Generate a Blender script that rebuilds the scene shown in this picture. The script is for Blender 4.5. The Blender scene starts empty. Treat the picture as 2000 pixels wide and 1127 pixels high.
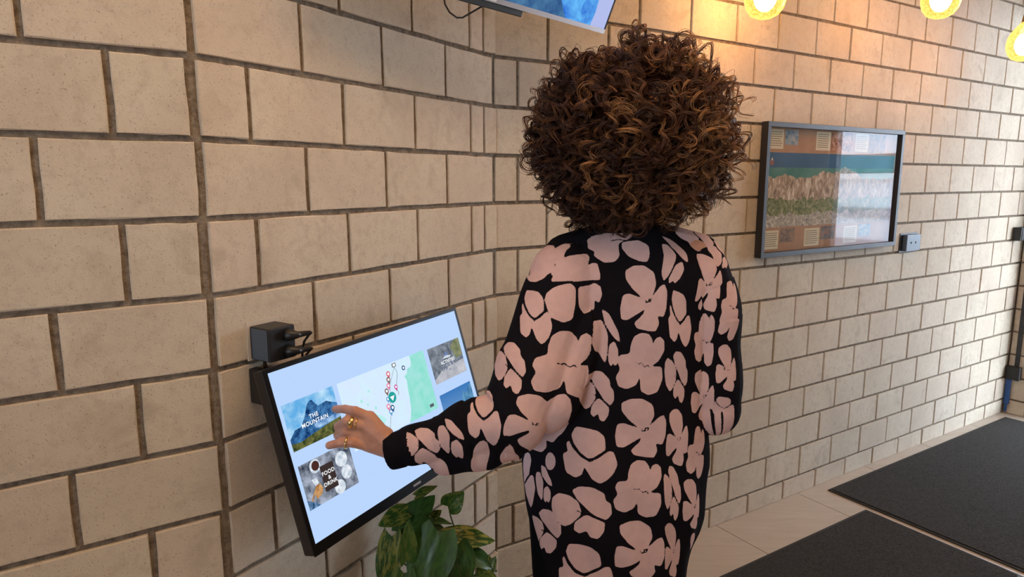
import bpy, bmesh, math, random
import numpy as np
from mathutils import Vector, Matrix, noise as mnoise

random.seed(7); rng = np.random.default_rng(7)
sc = bpy.context.scene
COL = sc.collection
R = math.radians

# ------------------------------------------------------------------ camera
H = 1.4655                      # eye height above the floor
FPX, TILT, ROLL = 1295.11, 0.1621, -0.0016
cd = bpy.data.cameras.new('camera'); cam = bpy.data.objects.new('camera', cd); COL.objects.link(cam)
cd.sensor_width = 36.0; cd.lens = FPX / 2000 * 36.0; cd.clip_start = 0.02; cd.clip_end = 200
cam.matrix_world = Matrix.Translation((0, 0, H)) @ Matrix.Rotation(math.pi/2 - TILT, 4, 'X') @ Matrix.Rotation(ROLL, 4, 'Z')
sc.camera = cam

# ------------------------------------------------------------------ world, daylight, exposure
w = bpy.data.worlds.new('overcast_sky'); sc.world = w; w.use_nodes = True
bg = w.node_tree.nodes['Background']
bg.inputs['Color'].default_value = (0.72, 0.84, 1.0, 1); bg.inputs['Strength'].default_value = 25.0
sc.view_settings.view_transform = 'Standard'; sc.view_settings.look = 'None'
sc.view_settings.gamma = 1.0; sc.view_settings.use_curve_mapping = False
sc.view_settings.exposure = 0.02
sc.cycles.use_light_tree = False; sc.cycles.max_bounces = 6; sc.cycles.diffuse_bounces = 3; sc.cycles.glossy_bounces = 3; sc.cycles.transmission_bounces = 4; sc.cycles.transparent_max_bounces = 8
sc.cycles.caustics_reflective = False; sc.cycles.caustics_refractive = False

# plan of the room (metres, x right, y away from the camera)
C1 = Vector((-0.568, 1.2302)); C2 = Vector((-0.0539, 2.0648)); C3 = Vector((3.1345, 4.0584))
A1 = R(33.65); t1 = Vector((math.cos(A1), math.sin(A1))); n1 = Vector((t1.y, -t1.x))
t2 = (C2 - C1).normalized(); n2 = Vector((t2.y, -t2.x)); A2 = math.atan2(t2.y, t2.x)
t3 = (C3 - C2).normalized(); n3 = Vector((t3.y, -t3.x)); A3 = math.atan2(t3.y, t3.x)
t4 = n3.copy(); n4 = -t3; A4 = math.atan2(t4.y, t4.x)
E1 = C1 - t1 * 2.4
CEIL = 2.95

def lamp(name, kind, loc, energy, color, rot=None, size=None, size_y=None, portal=False):
    l = bpy.data.lights.new(name, kind); l.energy = energy; l.color = color
    if kind == 'AREA':
        l.shape = 'RECTANGLE'; l.size = size; l.size_y = size_y or size
        if portal: l.cycles.is_portal = True
    o = bpy.data.objects.new(name, l); COL.objects.link(o); o.location = loc
    if rot is not None: o.rotation_euler = rot
    return o

def face_rot(d):                # rotation that points a lamp's -Z along d
    return Vector(d).to_track_quat('-Z', 'Y').to_euler()

# daylight enters by the glazed door beside the right corner and by the window wall on the left
DOOR = (0.12, 1.38, 2.45)        # start, end along the far wall, height
WIN = (1.8, 3.0, 1.15, 2.5)      # window wall: from, to, sill, head
pc = C3 + t4 * (DOOR[0] + DOOR[1]) / 2
lamp('door_portal', 'AREA', (pc.x + t3.x*.08, pc.y + t3.y*.08, DOOR[2]/2), 1, (1, 1, 1), face_rot((n4.x, n4.y, 0)), DOOR[1]-DOOR[0], DOOR[2], True)
pw = E1 + n1 * (WIN[0] + WIN[1]) / 2
lamp('window_portal', 'AREA', (pw.x - t1.x*.1, pw.y - t1.y*.1, (WIN[2]+WIN[3])/2), 1, (1, 1, 1), face_rot((t1.x, t1.y, 0)), WIN[1]-WIN[0], WIN[3]-WIN[2], True)
# warm ceiling lighting of the room (behind and above the photographer)
lamp('ceiling_light_panel', 'AREA', (0.45, 0.7, 2.93), 33, (1.0, 0.64, 0.35), (0, 0, A3), 2.2, 1.2)

# ------------------------------------------------------------------ helpers
def link(o): COL.objects.link(o); return o
def empty(name, loc=(0, 0, 0)):
    o = link(bpy.data.objects.new(name, None)); o.location = loc; o.empty_display_size = .05; return o
def tag(o, label=None, cat=None, group=None, kind=None):
    if label: o['label'] = label
    if cat: o['category'] = cat
    if group: o['group'] = group
    if kind: o['kind'] = kind
    return o
def rootloc(p):
    v = Vector((0, 0, 0))
    while p is not None: v += Vector(p.location); p = p.parent
    return v
def obj(name, verts, faces, mat, parent=None, smooth=False):
    """world-space vertices -> one mesh object (relative to its parent's origin)"""
    off = rootloc(parent)
    me = bpy.data.meshes.new(name)
    me.from_pydata([tuple(Vector(v) - off) for v in verts], [], faces)
    if smooth: me.polygons.foreach_set('use_smooth', [True] * len(me.polygons))
    if mat is not None: me.materials.append(mat)
    me.update()
    o = link(bpy.data.objects.new(name, me)); o.parent = parent
    return o
class MB:
    def __init__(s): s.v = []; s.f = []
    def add(s, v, f):
        k = len(s.v); s.v += [Vector(x) for x in v]; s.f += [tuple(i + k for i in g) for g in f]; return s
    def hexa(s, p):             # 8 points: bottom 4, top 4
        return s.add(p, [(3,2,1,0),(4,5,6,7),(0,1,5,4),(1,2,6,5),(2,3,7,6),(3,0,4,7)])
    def obox(s, o, a, b, c, bev=0):   # oriented box: origin corner, three edge vectors
        o, a, b, c = Vector(o), Vector(a), Vector(b), Vector(c)
        if not bev:
            P = [o, o+a, o+a+b, o+b]; return s.hexa(P + [q + c for q in P])
        la, lb, lc = a.length, b.length, c.length; A, B, C = a/la, b/lb, c/lc
        bm = bmesh.new(); bmesh.ops.create_cube(bm, size=1)
        for v in bm.verts: v.co = Vector((v.co.x*la, v.co.y*lb, v.co.z*lc))
        bmesh.ops.bevel(bm, geom=bm.edges[:], offset=bev, segments=2, affect='EDGES', profile=.5)
        ctr = o + (a+b+c)/2
        vs = [ctr + A*v.co.x + B*v.co.y + C*v.co.z for v in bm.verts]
        bm.verts.index_update(); fs = [tuple(v.index for v in f.verts) for f in bm.faces]; bm.free()
        return s.add(vs, fs)
    def tube(s, pts, rad, n=8, cap=True):
        pts = [Vector(p) for p in pts]; rad = rad if isinstance(rad, (list, tuple)) else [rad]*len(pts)
        up = None; k = len(s.v)
        for i, p in enumerate(pts):
            d = (pts[min(i+1, len(pts)-1)] - pts[max(i-1, 0)]).normalized()
            if up is None: up = d.orthogonal().normalized()
            up = (up - d*up.dot(d)).normalized(); sd = d.cross(up)
            for j in range(n):
                a = 2*math.pi*j/n; s.v.append(p + (up*math.cos(a) + sd*math.sin(a))*rad[i])
        for i in range(len(pts)-1):
            for j in range(n):
                a, b = k+i*n+j, k+i*n+(j+1) % n; s.f.append((a, b, b+n, a+n))
        if cap:
            s.f.append(tuple(k+j for j in reversed(range(n)))); e = k+(len(pts)-1)*n; s.f.append(tuple(e+j for j in range(n)))
        return s
    def capsule(s, p0, r0, p1, r1, n=14, m=4):
        p0, p1 = Vector(p0), Vector(p1); d = (p1-p0).normalized(); P = []; Rr = []
        for i in range(m): a = math.pi/2*(1-(i+.12)/m); P.append(p0 - d*r0*math.sin(a)); Rr.append(r0*math.cos(a))
        P.append(p0); Rr.append(r0); P.append(p1); Rr.append(r1)
        for i in range(m): a = math.pi/2*((i+.88)/m); P.append(p1 + d*r1*math.sin(a)); Rr.append(r1*math.cos(a))
        return s.tube(P, Rr, n)
    def ellipsoid(s, c, r, n=16, m=10, rot=None):
        c = Vector(c); k = len(s.v)
        for i in range(m+1):
            a = math.pi*i/m
            for j in range(n):
                b = 2*math.pi*j/n
                q = Vector((r[0]*math.sin(a)*math.cos(b), r[1]*math.sin(a)*math.sin(b), r[2]*math.cos(a)))
                if rot is not None: q = rot @ q
                s.v.append(c + q)
        for i in range(m):
            for j in range(n):
                a, b = k+i*n+j, k+i*n+(j+1) % n; s.f.append((a, a+n, b+n, b))
        return s
    def lathe(s, c, prof, n=24):
        c = Vector(c); k = len(s.v)
        for (r, z) in prof:
            for j in range(n):
                b = 2*math.pi*j/n; s.v.append(c + Vector((r*math.cos(b), r*math.sin(b), z)))
        for i in range(len(prof)-1):
            for j in range(n):
                a, b = k+i*n+j, k+i*n+(j+1) % n; s.f.append((a, b, b+n, a+n))
        return s
    def torus(s, c, axis, r, w, th, n=24, m=8):
        c = Vector(c); ax = Vector(axis).normalized(); u = ax.orthogonal().normalized(); v = ax.cross(u); k = len(s.v)
        for i in range(n):
            a = 2*math.pi*i/n; e = u*math.cos(a)+v*math.sin(a)
            for j in range(m):
                b = 2*math.pi*j/m; s.v.append(c + e*(r+th*math.cos(b)) + ax*w*math.sin(b))
        for i in range(n):
            for j in range(m):
                a, b = k+i*m+j, k+i*m+(j+1) % m; a2, b2 = k+((i+1) % n)*m+j, k+((i+1) % n)*m+(j+1) % m
                s.f.append((a, b, b2, a2))
        return s
    def build(s, name, mat, parent=None, smooth=False): return obj(name, s.v, s.f, mat, parent, smooth)
def V3(p2, z): return Vector((p2.x, p2.y, z))
def ray(x, y):                  # direction through a photo pixel (2000 x 1127 frame)
    cr, sr = math.cos(ROLL), math.sin(ROLL); dx, dy = x-1000, y-563.5
    X = (dx*cr+dy*sr)/FPX; V = -(-dx*sr+dy*cr)/FPX; ct, st = math.cos(TILT), math.sin(TILT)
    return Vector((X, ct+V*st, -st+V*ct))
def at(x, y, Y):                # the point at distance Y into the room seen at a photo pixel
    r = ray(x, y); g = r*(Y/r.y); return Vector((g.x, g.y, g.z+H))
def in_view(p, m=30):
    q = Vector(p) - Vector((0, 0, H)); ct, st = math.cos(TILT), math.sin(TILT)
    d = q.y*ct-q.z*st; u = q.y*st+q.z*ct
    if d < .05: return False
    x = 1000+FPX*q.x/d; y = 563.5-FPX*u/d
    return -m < x < 2000+m and -m < y < 1127+m

# ------------------------------------------------------------------ materials
def mat(name, color=(.5,.5,.5), rough=.6, metal=0., spec=.5, emit=None, estr=0., coat=0., trans=0., sss=0.):
    m = bpy.data.materials.new(name); m.use_nodes = True
    b = m.node_tree.nodes['Principled BSDF']
    b.inputs['Base Color'].default_value = (*color, 1); b.inputs['Roughness'].default_value = rough
    b.inputs['Metallic'].default_value = metal; b.inputs['Specular IOR Level'].default_value = spec
    b.inputs['Coat Weight'].default_value = coat; b.inputs['Transmission Weight'].default_value = trans
    if sss: b.inputs['Subsurface Weight'].default_value = sss; b.inputs['Subsurface Radius'].default_value = (.02,.008,.004); b.inputs['Subsurface Scale'].default_value = .4
    if emit: b.inputs['Emission Color'].default_value = (*emit, 1); b.inputs['Emission Strength'].default_value = estr
    return m
class NT:
    def __init__(s, m): s.t = m.node_tree; s.b = s.t.nodes.get('Principled BSDF')
    def n(s, typ, ins=None, **kw):
        x = s.t.nodes.new(typ)
        for k, v in kw.items(): setattr(x, k, v)
        for k, v in (ins or {}).items(): s.set(x, k, v)
        return x
    def set(s, x, k, v):
        if isinstance(v, bpy.types.NodeSocket): s.t.links.new(v, x.inputs[k])
        elif isinstance(v, bpy.types.Node): s.t.links.new(v.outputs[0], x.inputs[k])
        else: x.inputs[k].default_value = v
    def noise(s, scale, detail=4, rough=.55, vec=None, dist=0.):
        i = {'Scale': scale, 'Detail': detail, 'Roughness': rough, 'Distortion': dist}
        if vec is not None: i['Vector'] = vec
        return s.n('ShaderNodeTexNoise', i)
    def ramp(s, fac, stops):
        r = s.n('ShaderNodeValToRGB', {'Fac': fac}); e = r.color_ramp.elements
        while len(e) > 1: e.remove(e[-1])
        e[0].position = stops[0][0]; e[0].color = (*stops[0][1], 1)
        for p, c in stops[1:]: q = e.new(p); q.color = (*c, 1)
        return r
    def mix(s, fac, a, b, blend='MIX'):
        x = s.n('ShaderNodeMix', data_type='RGBA', blend_type=blend)
        s.set(x, 0, fac)
        for i, v in ((6, a), (7, b)):
            if isinstance(v, (tuple, list)): x.inputs[i].default_value = (*v, 1)
            else: s.set(x, i, v)
        return x.outputs[2]
    def math(s, op, a, b=0.):
        x = s.n('ShaderNodeMath', operation=op); s.set(x, 0, a); s.set(x, 1, b); return x.outputs[0]
    def bump(s, h, strength=.3, dist=.002):
        x = s.n('ShaderNodeBump', {'Strength': strength, 'Distance': dist, 'Height': h}); s.set(s.b, 'Normal', x); return x
    def pos(s): return s.n('ShaderNodeNewGeometry').outputs['Position']
    def uv(s, name=None): return s.n('ShaderNodeTexCoord').outputs['Object']

# sand-lime brick
m_brick = mat('sand_lime_brick', rough=.85, spec=.25); q = NT(m_brick); P = q.pos()
big = q.noise(5, 3, .5, P); fine = q.noise(150, 2, .75, P); speck = q.noise(330, 1, .5, P); stain = q.noise(11, 3, .6, P, .6)
rnd = q.n('ShaderNodeObjectInfo').outputs['Random']
c0 = q.ramp(rnd, [(0, (.65,.575,.455)), (.35, (.67,.60,.48)), (.65, (.66,.565,.455)), (1, (.69,.62,.50))])
mid = q.noise(42, 3, .7, P)
c0 = q.n('ShaderNodeMix', {6: c0.outputs[0], 7: (.50,.42,.33,1), 0: q.ramp(mid.outputs[0], [(.48, (0,0,0)), (.68, (.55,.55,.55))])}, data_type='RGBA')
c1 = q.mix(q.ramp(big.outputs[0], [(.35, (0,0,0)), (.7, (.7,.7,.7))]), c0.outputs[2], (.56,.475,.375))
c2 = q.mix(q.ramp(stain.outputs[0], [(.57, (0,0,0)), (.74, (.48,.48,.48))]), c1, (.40,.325,.24))
c3 = q.mix(q.ramp(speck.outputs[0], [(.64, (0,0,0)), (.74, (.6,.6,.6))]), c2, (.25,.18,.12))
q.set(q.b, 'Base Color', c3)
q.bump(q.math('ADD', fine.outputs[0], q.math('MULTIPLY', mid.outputs[0], .9)), .48, .0022)
m_mortar = mat('grey_brown_mortar', (.2,.15,.1), .95, spec=.1); q = NT(m_mortar); P = q.pos()
q.set(q.b, 'Base Color', q.ramp(q.noise(60, 3, .7, P).outputs[0], [(.3, (.15,.115,.085)), (.7, (.34,.285,.22))]))
q.bump(q.noise(200, 2, .75, P).outputs[0], .9, .004)
m_plaster = mat('warm_white_plaster', (.62,.55,.46), .9); q = NT(m_plaster); q.bump(q.noise(90, 4, .6, q.pos()).outputs[0], .2, .002)
m_tile = mat('beige_stone_tile', (.5,.44,.38), .42); q = NT(m_tile); P = q.pos()
mp = q.n('ShaderNodeMapping', {'Vector': P, 'Rotation': (0, 0, -A3), 'Scale': (1.2, 7, 1)})
q.set(q.b, 'Base Color', q.mix(q.noise(3.2, 7, .65, mp, 1.2).outputs[0], (.40,.335,.275), (.60,.53,.455)))
q.bump(q.noise(40, 3, .5, mp).outputs[0], .05, .001)
m_grout = mat('floor_grout', (.30,.26,.22), .9)
m_mat = mat('charcoal_mat_pile', (.03,.03,.032), 1.0, spec=.05); q = NT(m_mat); P = q.pos()
q.set(q.b, 'Base Color', q.ramp(q.noise(140, 5, .8, P).outputs[0], [(.3, (.028,.027,.027)), (.72, (.115,.11,.105))]))
q.bump(q.noise(420, 3, .8, P).outputs[0], 1., .006)
m_rubber = mat('black_rubber', (.018,.018,.018), .7)
m_black = mat('black_plastic', (.013,.013,.015), .42)
m_satin = mat('satin_black_metal', (.02,.02,.022), .35, spec=.6)
m_bezel = mat('glossy_black_bezel', (.006,.006,.007), .4, spec=.12)
m_greyp = mat('slate_plastic', (.075,.105,.14), .45)
m_darkhole = mat('socket_pin_hole', (.004,.004,.004), .8)
m_frame = mat('matt_black_frame', (.022,.022,.026), .5)
m_blue = mat('blue_cable_sheath', (.02,.09,.30), .5)
m_steel = mat('grey_steel', (.35,.35,.36), .35, 1.)
m_gold = mat('polished_gold', (.86,.58,.24), .18, 1.)
m_brown = mat('dark_brown_wood', (.05,.022,.012), .6)
m_white = mat('white_print', (.8,.8,.8), .6)
def emis(name, col, s=1.):
    m = bpy.data.materials.new(name); m.use_nodes = True; t = m.node_tree
    t.nodes.remove(t.nodes['Principled BSDF'])
    e = t.nodes.new('ShaderNodeEmission'); e.inputs[0].default_value = (*col, 1); e.inputs[1].default_value = s
    t.links.new(e.outputs[0], t.nodes['Material Output'].inputs[0]); m['e'] = e.name; return m
def emis_tex(name, fn, s=1.):
    m = emis(name, (1,1,1), s); q = NT(m); q.set(m.node_tree.nodes[m['e']], 0, fn(q)); return m
def thin_glass(name, ior=1.5, tint=(1,1,1)):
    m = bpy.data.materials.new(name); m.use_nodes = True; t = m.node_tree; t.nodes.remove(t.nodes['Principled BSDF'])
    tr = t.nodes.new('ShaderNodeBsdfTransparent'); tr.inputs[0].default_value = (*tint, 1)
    gl = t.nodes.new('ShaderNodeBsdfGlossy'); gl.inputs['Roughness'].default_value = 0.0
    fr = t.nodes.new('ShaderNodeFresnel'); ge = t.nodes.new('ShaderNodeNewGeometry'); mr = t.nodes.new('ShaderNodeMapRange'); mr.inputs[3].default_value = ior; mr.inputs[4].default_value = 1/ior
    t.links.new(ge.outputs['Backfacing'], mr.inputs[0]); t.links.new(mr.outputs[0], fr.inputs[0])
    mx = t.nodes.new('ShaderNodeMixShader'); t.links.new(fr.outputs[0], mx.inputs[0]); t.links.new(tr.outputs[0], mx.inputs[1]); t.links.new(gl.outputs[0], mx.inputs[2])
    t.links.new(mx.outputs[0], t.nodes['Material Output'].inputs[0]); return m
m_glass = thin_glass('window_glass'); m_picglass = thin_glass('picture_glass', 1.52)

# ------------------------------------------------------------------ brick walls
CH, Z0 = 0.145, H + 0.2194       # course height; z of bed joint number 0
GAP = 0.0115
mesh_cache = {}
def brick_mesh(L, h, rough, key=None):
    """front-bevelled brick, local x along the wall, y into the wall, z up; face at y = 0"""
    if key and key in mesh_cache: return mesh_cache[key]
    D, bv = .035, .0013 + .0004*rough
    pts = []
    def edge(a, b, k):
        for i in range(k): pts.append((a[0]+(b[0]-a[0])*i/k, a[1]+(b[1]-a[1])*i/k))
    kx, kz = (5, 3) if rough else (1, 1)
    edge((0,0),(L,0),kx); edge((L,0),(L,h),kz); edge((L,h),(0,h),kx); edge((0,h),(0,0),kz)
    j = .0013 if rough else .0004
    pts = [(x+random.uniform(-j,j), z+random.uniform(-j,j)) for x, z in pts]
    n = len(pts); v = []
    for x, z in pts:                                    # face, pulled in by the arris
        fx = min(max(x, bv), L-bv); fz = min(max(z, bv), h-bv)
        v.append((fx + random.uniform(-j,j)*.6, 0, fz + random.uniform(-j,j)*.6))
    for x, z in pts: v.append((x, bv, z))
    for x, z in pts: v.append((x, D, z))
    f = [tuple(range(n))]
    for r_ in (0, n):
        for i in range(n): f.append((r_+i, r_+n+i, r_+n+(i+1) % n, r_+(i+1) % n))
    me = bpy.data.meshes.new('brick'); me.from_pydata(v, [], f); me.materials.append(m_brick); me.update()
    if key: mesh_cache[key] = me
    return me
def brick_wall(name, O, t, n, ang, length, joints, rough, keep_all=False, cut=None, start_extra=0.):
    """one wall: the mortar bed is the wall object, every brick in view a child, the rest one joined part"""
    b = O + n * -0.007; bb = b - n*.16
    e = b + t*length; ee = bb + t*length
    MBx = MB(); MBx.hexa([V3(b,0),V3(e,0),V3(ee,0),V3(bb,0),V3(b,CEIL),V3(e,CEIL),V3(ee,CEIL),V3(bb,CEIL)])
    wall = MBx.build(name, m_mortar); tag(wall, kind='structure')
    rest_v, rest_f = [], []
    rotm = Matrix.Rotation(ang, 4, 'Z')
    for k in range(-9, 12):
        zt = min(Z0 - k*CH - GAP/2, CEIL); zb = max(Z0 - (k+1)*CH + GAP/2, 0.001)
        if zt - zb < .02: continue
        js = joints(k)
        for a, c in zip(js[:-1], js[1:]):
            if isinstance(c, tuple): c = c[0]
            s0, s1 = a + GAP/2, c - GAP/2
            if s1 - s0 < .015: continue
            full = abs((c-a) - .2458) < .003 and abs(zt-zb-(CH-GAP)) < 1e-4
            if rough: me = brick_mesh(s1-s0, zt-zb, 1)
            elif full: s0, s1 = (a+c)/2 - .1172, (a+c)/2 + .1172; me = brick_mesh(.2344, CH-GAP, 0, 'full%d' % random.randrange(6))
            else: me = brick_mesh(s1-s0, zt-zb, 0)
            proud = random.uniform(-.0012, .0012)
            p = O + t*s0 + n*proud
            M = Matrix.Translation((p.x, p.y, zb)) @ Matrix.Rotation(ang + random.uniform(-.003, .003), 4, 'Z')
            vis = any(in_view(V3(O + t*ss, zz)) for ss in (s0, (s0+s1)/2, s1) for zz in (zb, zt))
            if vis or keep_all:
                o = link(bpy.data.objects.new('brick', me)); o.parent = wall; o.matrix_local = M
            else:
                kk = len(rest_v); rest_v += [M @ v.co for v in me.vertices]; rest_f += [tuple(i+kk for i in f.vertices) for f in me.polygons]
    if rest_f:
        tag(obj('brick_field', rest_v, rest_f, m_brick, wall), kind='stuff')
    return wall
MOD = .2458
def j_w1(k):                     # measured back from the corner C1
    L = 2.4; first = .133 if k % 2 == 0 else .246
    s = [L - (.002 if k % 2 else .008)]; x = L - first
    while x > 0: s.append(x); x -= MOD
    return sorted(s + [0])
def j_w2(k): return [.003, .114, .364, .612, .860, .9285] if k % 2 == 0 else [.005, .250, .498, .745, .978]
def j_w3(k):
    x = (.199 if k % 2 == 0 else .087) - (.02 if k >= 4 else 0); s = [0]
    while x < 3.755: s.append(x); x += MOD
    return s + [3.76]
def j_w4(k):
    s = [0, DOOR[0]] ; return s
wall_left = brick_wall('wall_left', E1, t1, n1, A1, 2.4, j_w1, 1)
wall_centre = brick_wall('wall_centre', C1, t2, n2, A2, .981, j_w2, 1)
wall_right = brick_wall('wall_right', C2, t3, n3, A3, 3.93, j_w3, 0)
# cut brick slips that close every other course of the centre wall at the inner corner
for k in range(-3, 10, 2):
    kk = k + 1; zt = Z0 - kk*CH - GAP/2; zb = Z0 - (kk+1)*CH + GAP/2
    me = brick_mesh(.047, zt-zb, 1); p = C1 + t2*.9315 + n2*.001
    o = link(bpy.data.objects.new('brick', me)); o.parent = wall_centre
    o.matrix_local = Matrix.Translation((p.x, p.y, zb)) @ Matrix.Rotation(A2 - .20, 4, 'Z')

# far wall: brick pier, glazed door, brick beyond
def j_w4a(k): return [0, DOOR[0]] if Z0 - (k+1)*CH < 3 else [0]
wall_far = brick_wall('wall_far', C3, t4, n4, A4, DOOR[0], j_w4a, 0)
m = MB(); s0 = C3 + t4*DOOR[1]; s1 = C3 + t4*5.6; b0 = s0 + t3*.16; b1 = s1 + t3*.16
m.hexa([V3(s0,0),V3(s1,0),V3(b1,0),V3(b0,0),V3(s0,CEIL),V3(s1,CEIL),V3(b1,CEIL),V3(b0,CEIL)])
h0 = C3 + t4*DOOR[0]; hb = h0 + t3*.16
m.hexa([V3(h0,DOOR[2]),V3(s0,DOOR[2]),V3(b0,DOOR[2]),V3(hb,DOOR[2]),V3(h0,CEIL),V3(s0,CEIL),V3(b0,CEIL),V3(hb,CEIL)])
tag(m.build('wall_far_side', m_plaster), kind='structure')
# window wall on the left and the wall behind
WL = 5.2; e5 = E1 + n1*WL
m = MB()
def slab(a, b, z0, z1, d):      # a wall slab from plan point a to b, thickness vector d
    m.hexa([V3(a,z0),V3(b,z0),V3(b+d,z0),V3(a+d,z0),V3(a,z1),V3(b,z1),V3(b+d,z1),V3(a+d,z1)])
d5 = -t1*.2
slab(E1, E1+n1*WIN[0], 0, CEIL, d5); slab(E1+n1*WIN[1], e5, 0, CEIL, d5)
slab(E1+n1*WIN[0], E1+n1*WIN[1], 0, WIN[2], d5); slab(E1+n1*WIN[0], E1+n1*WIN[1], WIN[3], CEIL, d5)
tag(m.build('wall_window_side', m_plaster), kind='structure')
m = MB(); slab(e5, C3 + t4*5.6, 0, CEIL, n1*.2); tag(m.build('wall_behind', m_plaster), kind='structure')
# ceiling
m = MB(); m.hexa([Vector((x, y, z)) for z in (CEIL, CEIL+.1) for x, y in ((-5,-7),(8,-7),(8,7),(-5,7))])
tag(m.build('ceiling', m_plaster), kind='structure')
# floor: grout bed plus individual stone tiles laid along the right wall
m = MB(); m.hexa([Vector((x, y, z)) for z in (-.1, -.004) for x, y in ((-5,-7),(8,-7),(8,7),(-5,7))])
floor = tag(m.build('floor', m_grout), kind='structure')
TW, TD, TG = .558, 1.116, .0035
tile_me = MB().obox((0,0,-.012), (TW-TG,0,0), (0,TD-TG,0), (0,0,.012)); tm = bpy.data.meshes.new('tile'); tm.from_pydata([tuple(v) for v in tile_me.v], [], tile_me.f); tm.materials.append(m_tile); tm.update()
for i in range(-6, 7):
    for j in range(-1, 6):
        if j < 0 and not (-3 < i < 6): continue
        p = C2 + t3*(1.098 + i*TW) + n3*(j*TD - .12 + TD)     # rows step into the room
        o = link(bpy.data.objects.new('tile', tm)); o.parent = floor
        o.location = (p.x, p.y, 0); o.rotation_euler = (0, 0, A3)
# outside ground beyond the glazing
m = MB(); m.hexa([Vector((x, y, z)) for z in (-.3, -.12) for x, y in ((-30,-30),(30,-30),(30,30),(-30,30))])
tag(m.build('ground', mat('pale_paving', (.5,.5,.5), .9)), kind='structure')
# made-up pale facade with bands, added to shape the reflection in the picture glass
fo = C3 + t3*8.0 - t4*4
m_fac = mat('added_wall_pale_blue', (.74,.80,.86), .8); m_teal = mat('added_teal_paint', (.05,.16,.17), .6); m_wht = mat('added_white_paint', (.85,.85,.85), .6); m_gry = mat('added_grey_paint', (.25,.26,.30), .8)
fac = MB().obox(V3(fo, -.12), V3(t4*14,0), V3(t3*.3,0), (0,0,2.65)).build('wall_added_for_reflection', m_fac); tag(fac, kind='structure')
for nm_, z_, h_, d_, mm in (('added_teal_band',1.61,.30,.06,m_teal),('added_white_band',1.47,.11,.10,m_wht),('added_white_band',1.95,.05,.08,m_wht),('added_grey_band',.74,.18,.05,m_gry),('added_base_band',-.1,.4,.04,m_gry)):
    MB().obox(V3(fo - t3*d_, z_), V3(t4*14,0), V3(t3*d_,0), (0,0,h_)).build(nm_, mm, fac)
# glazed door and window
def glazing(name, O, t, n, a, b, z0, z1, nv, nh, lab):
    r = tag(empty(name, V3(O + t*a, z0)), kind='structure')
    fw, fd = .055, .06; o = O - n*.09
    fm = MB()
    for s in (a, b - fw): fm.obox(V3(o+t*s, z0), V3(t*fw,0), V3(n*fd,0), (0,0,z1-z0))
    for z in (z0, z1 - fw): fm.obox(V3(o+t*(a+fw), z), V3(t*(b-a-2*fw),0), V3(n*fd,0), (0,0,fw))
    fm.build('frame', m_satin, r)
    for i in range(1, nv+1):
        s = a + (b-a)*i/(nv+1); MB().obox(V3(o+t*(s-.02), z0+fw), V3(t*.04,0), V3(n*fd,0), (0,0,z1-z0-2*fw)).build('mullion', m_satin, r)
    for i in range(nv+1):
        s0 = a + (b-a)*i/(nv+1) + .03; s1 = a + (b-a)*(i+1)/(nv+1) - .03; g = o + n*.03
        obj('pane', [V3(g+t*s0, z0+.03), V3(g+t*s1, z0+.03), V3(g+t*s1, z1-.03), V3(g+t*s0, z1-.03)], [(0,1,2,3)], m_glass, r)
    return r
glazing('door_1', C3, t4, n4, DOOR[0], DOOR[1], 0, DOOR[2], 0, 0, '')
glazing('window_1', E1, n1, t1, WIN[0], WIN[1], WIN[2], WIN[3], 2, 0, '')


# ------------------------------------------------------------------ touch monitor on the centre wall
UP = Vector((0, 0, 1))
mTL = Vector((-0.4593, 1.2015, H-0.3577)); mu = Vector((.51253, .85814, .0303)).normalized()
mv = Vector((.25523, -.11855, -.95959)).normalized(); mn = -mu.cross(mv).normalized()
if mn.x < 0: mn = -mn
MW, MH = .598, .336
def mp_(u, v, d=0.): return mTL + mu*u + mv*v + mn*d
def poly(name, pts, matl, parent, d, P=mp_):      # flat polygon lying on a panel
    return obj(name, [P(u, v, d) for u, v in pts], [tuple(range(len(pts)))], matl, parent)
def rect(a, b, c, d): return [(a, b), (c, b), (c, d), (a, d)]
def text_part(name, body, size, u, v, matl, parent, d, P=mp_, align='CENTER', space=1.0, wide=1.0):
    cu = bpy.data.curves.new(name, 'FONT'); cu.body = body; cu.size = size; cu.align_x = align; cu.align_y = 'CENTER'; cu.space_character = space; cu.offset = size*.02
    to = bpy.data.objects.new(name, cu); COL.objects.link(to)
    me = to.evaluated_get(bpy.context.evaluated_depsgraph_get()).to_mesh()
    vs = [P(u + x.co.x*wide, v - x.co.y, d) for x in me.vertices]; fs = [tuple(p.vertices) for p in me.polygons]
    to.to_mesh_clear(); bpy.data.objects.remove(to); bpy.data.curves.remove(cu)
    return obj(name, vs, fs, matl, parent)
mon = tag(empty('touch_monitor', mp_(MW/2, MH, -.03)), 'black touch screen monitor tilted below the plug box, showing a town guide', 'monitor')
B = .008; BB = .022; D = .032
b = MB(); b.obox(mp_(-B, -B, -D), mu*(MW+2*B), mv*(MH+B+BB), mn*(D-.001), .004); b.build('housing', m_black, mon)
bz = MB()
for a in ((-B, -B, MW+2*B, B), (-B, 0, B, MH), (MW, 0, B, MH)): bz.obox(mp_(a[0], a[1], -.002), mu*a[2], mv*a[3], mn*.003)
bz.build('bezel', m_bezel, mon)
lb = MB(); lb.obox(mp_(-B, MH, -.002), mu*(MW+2*B), mv*BB, mn*.003); lb.build('lower_bezel', m_bezel, mon)
poly('maker_mark', rect(MW*.5-.013, MH+.0085, MW*.5+.013, MH+.0135), mat('grey_mark', (.30,.28,.29), .5), mon, .0016)
S_SCR = .98
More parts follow.
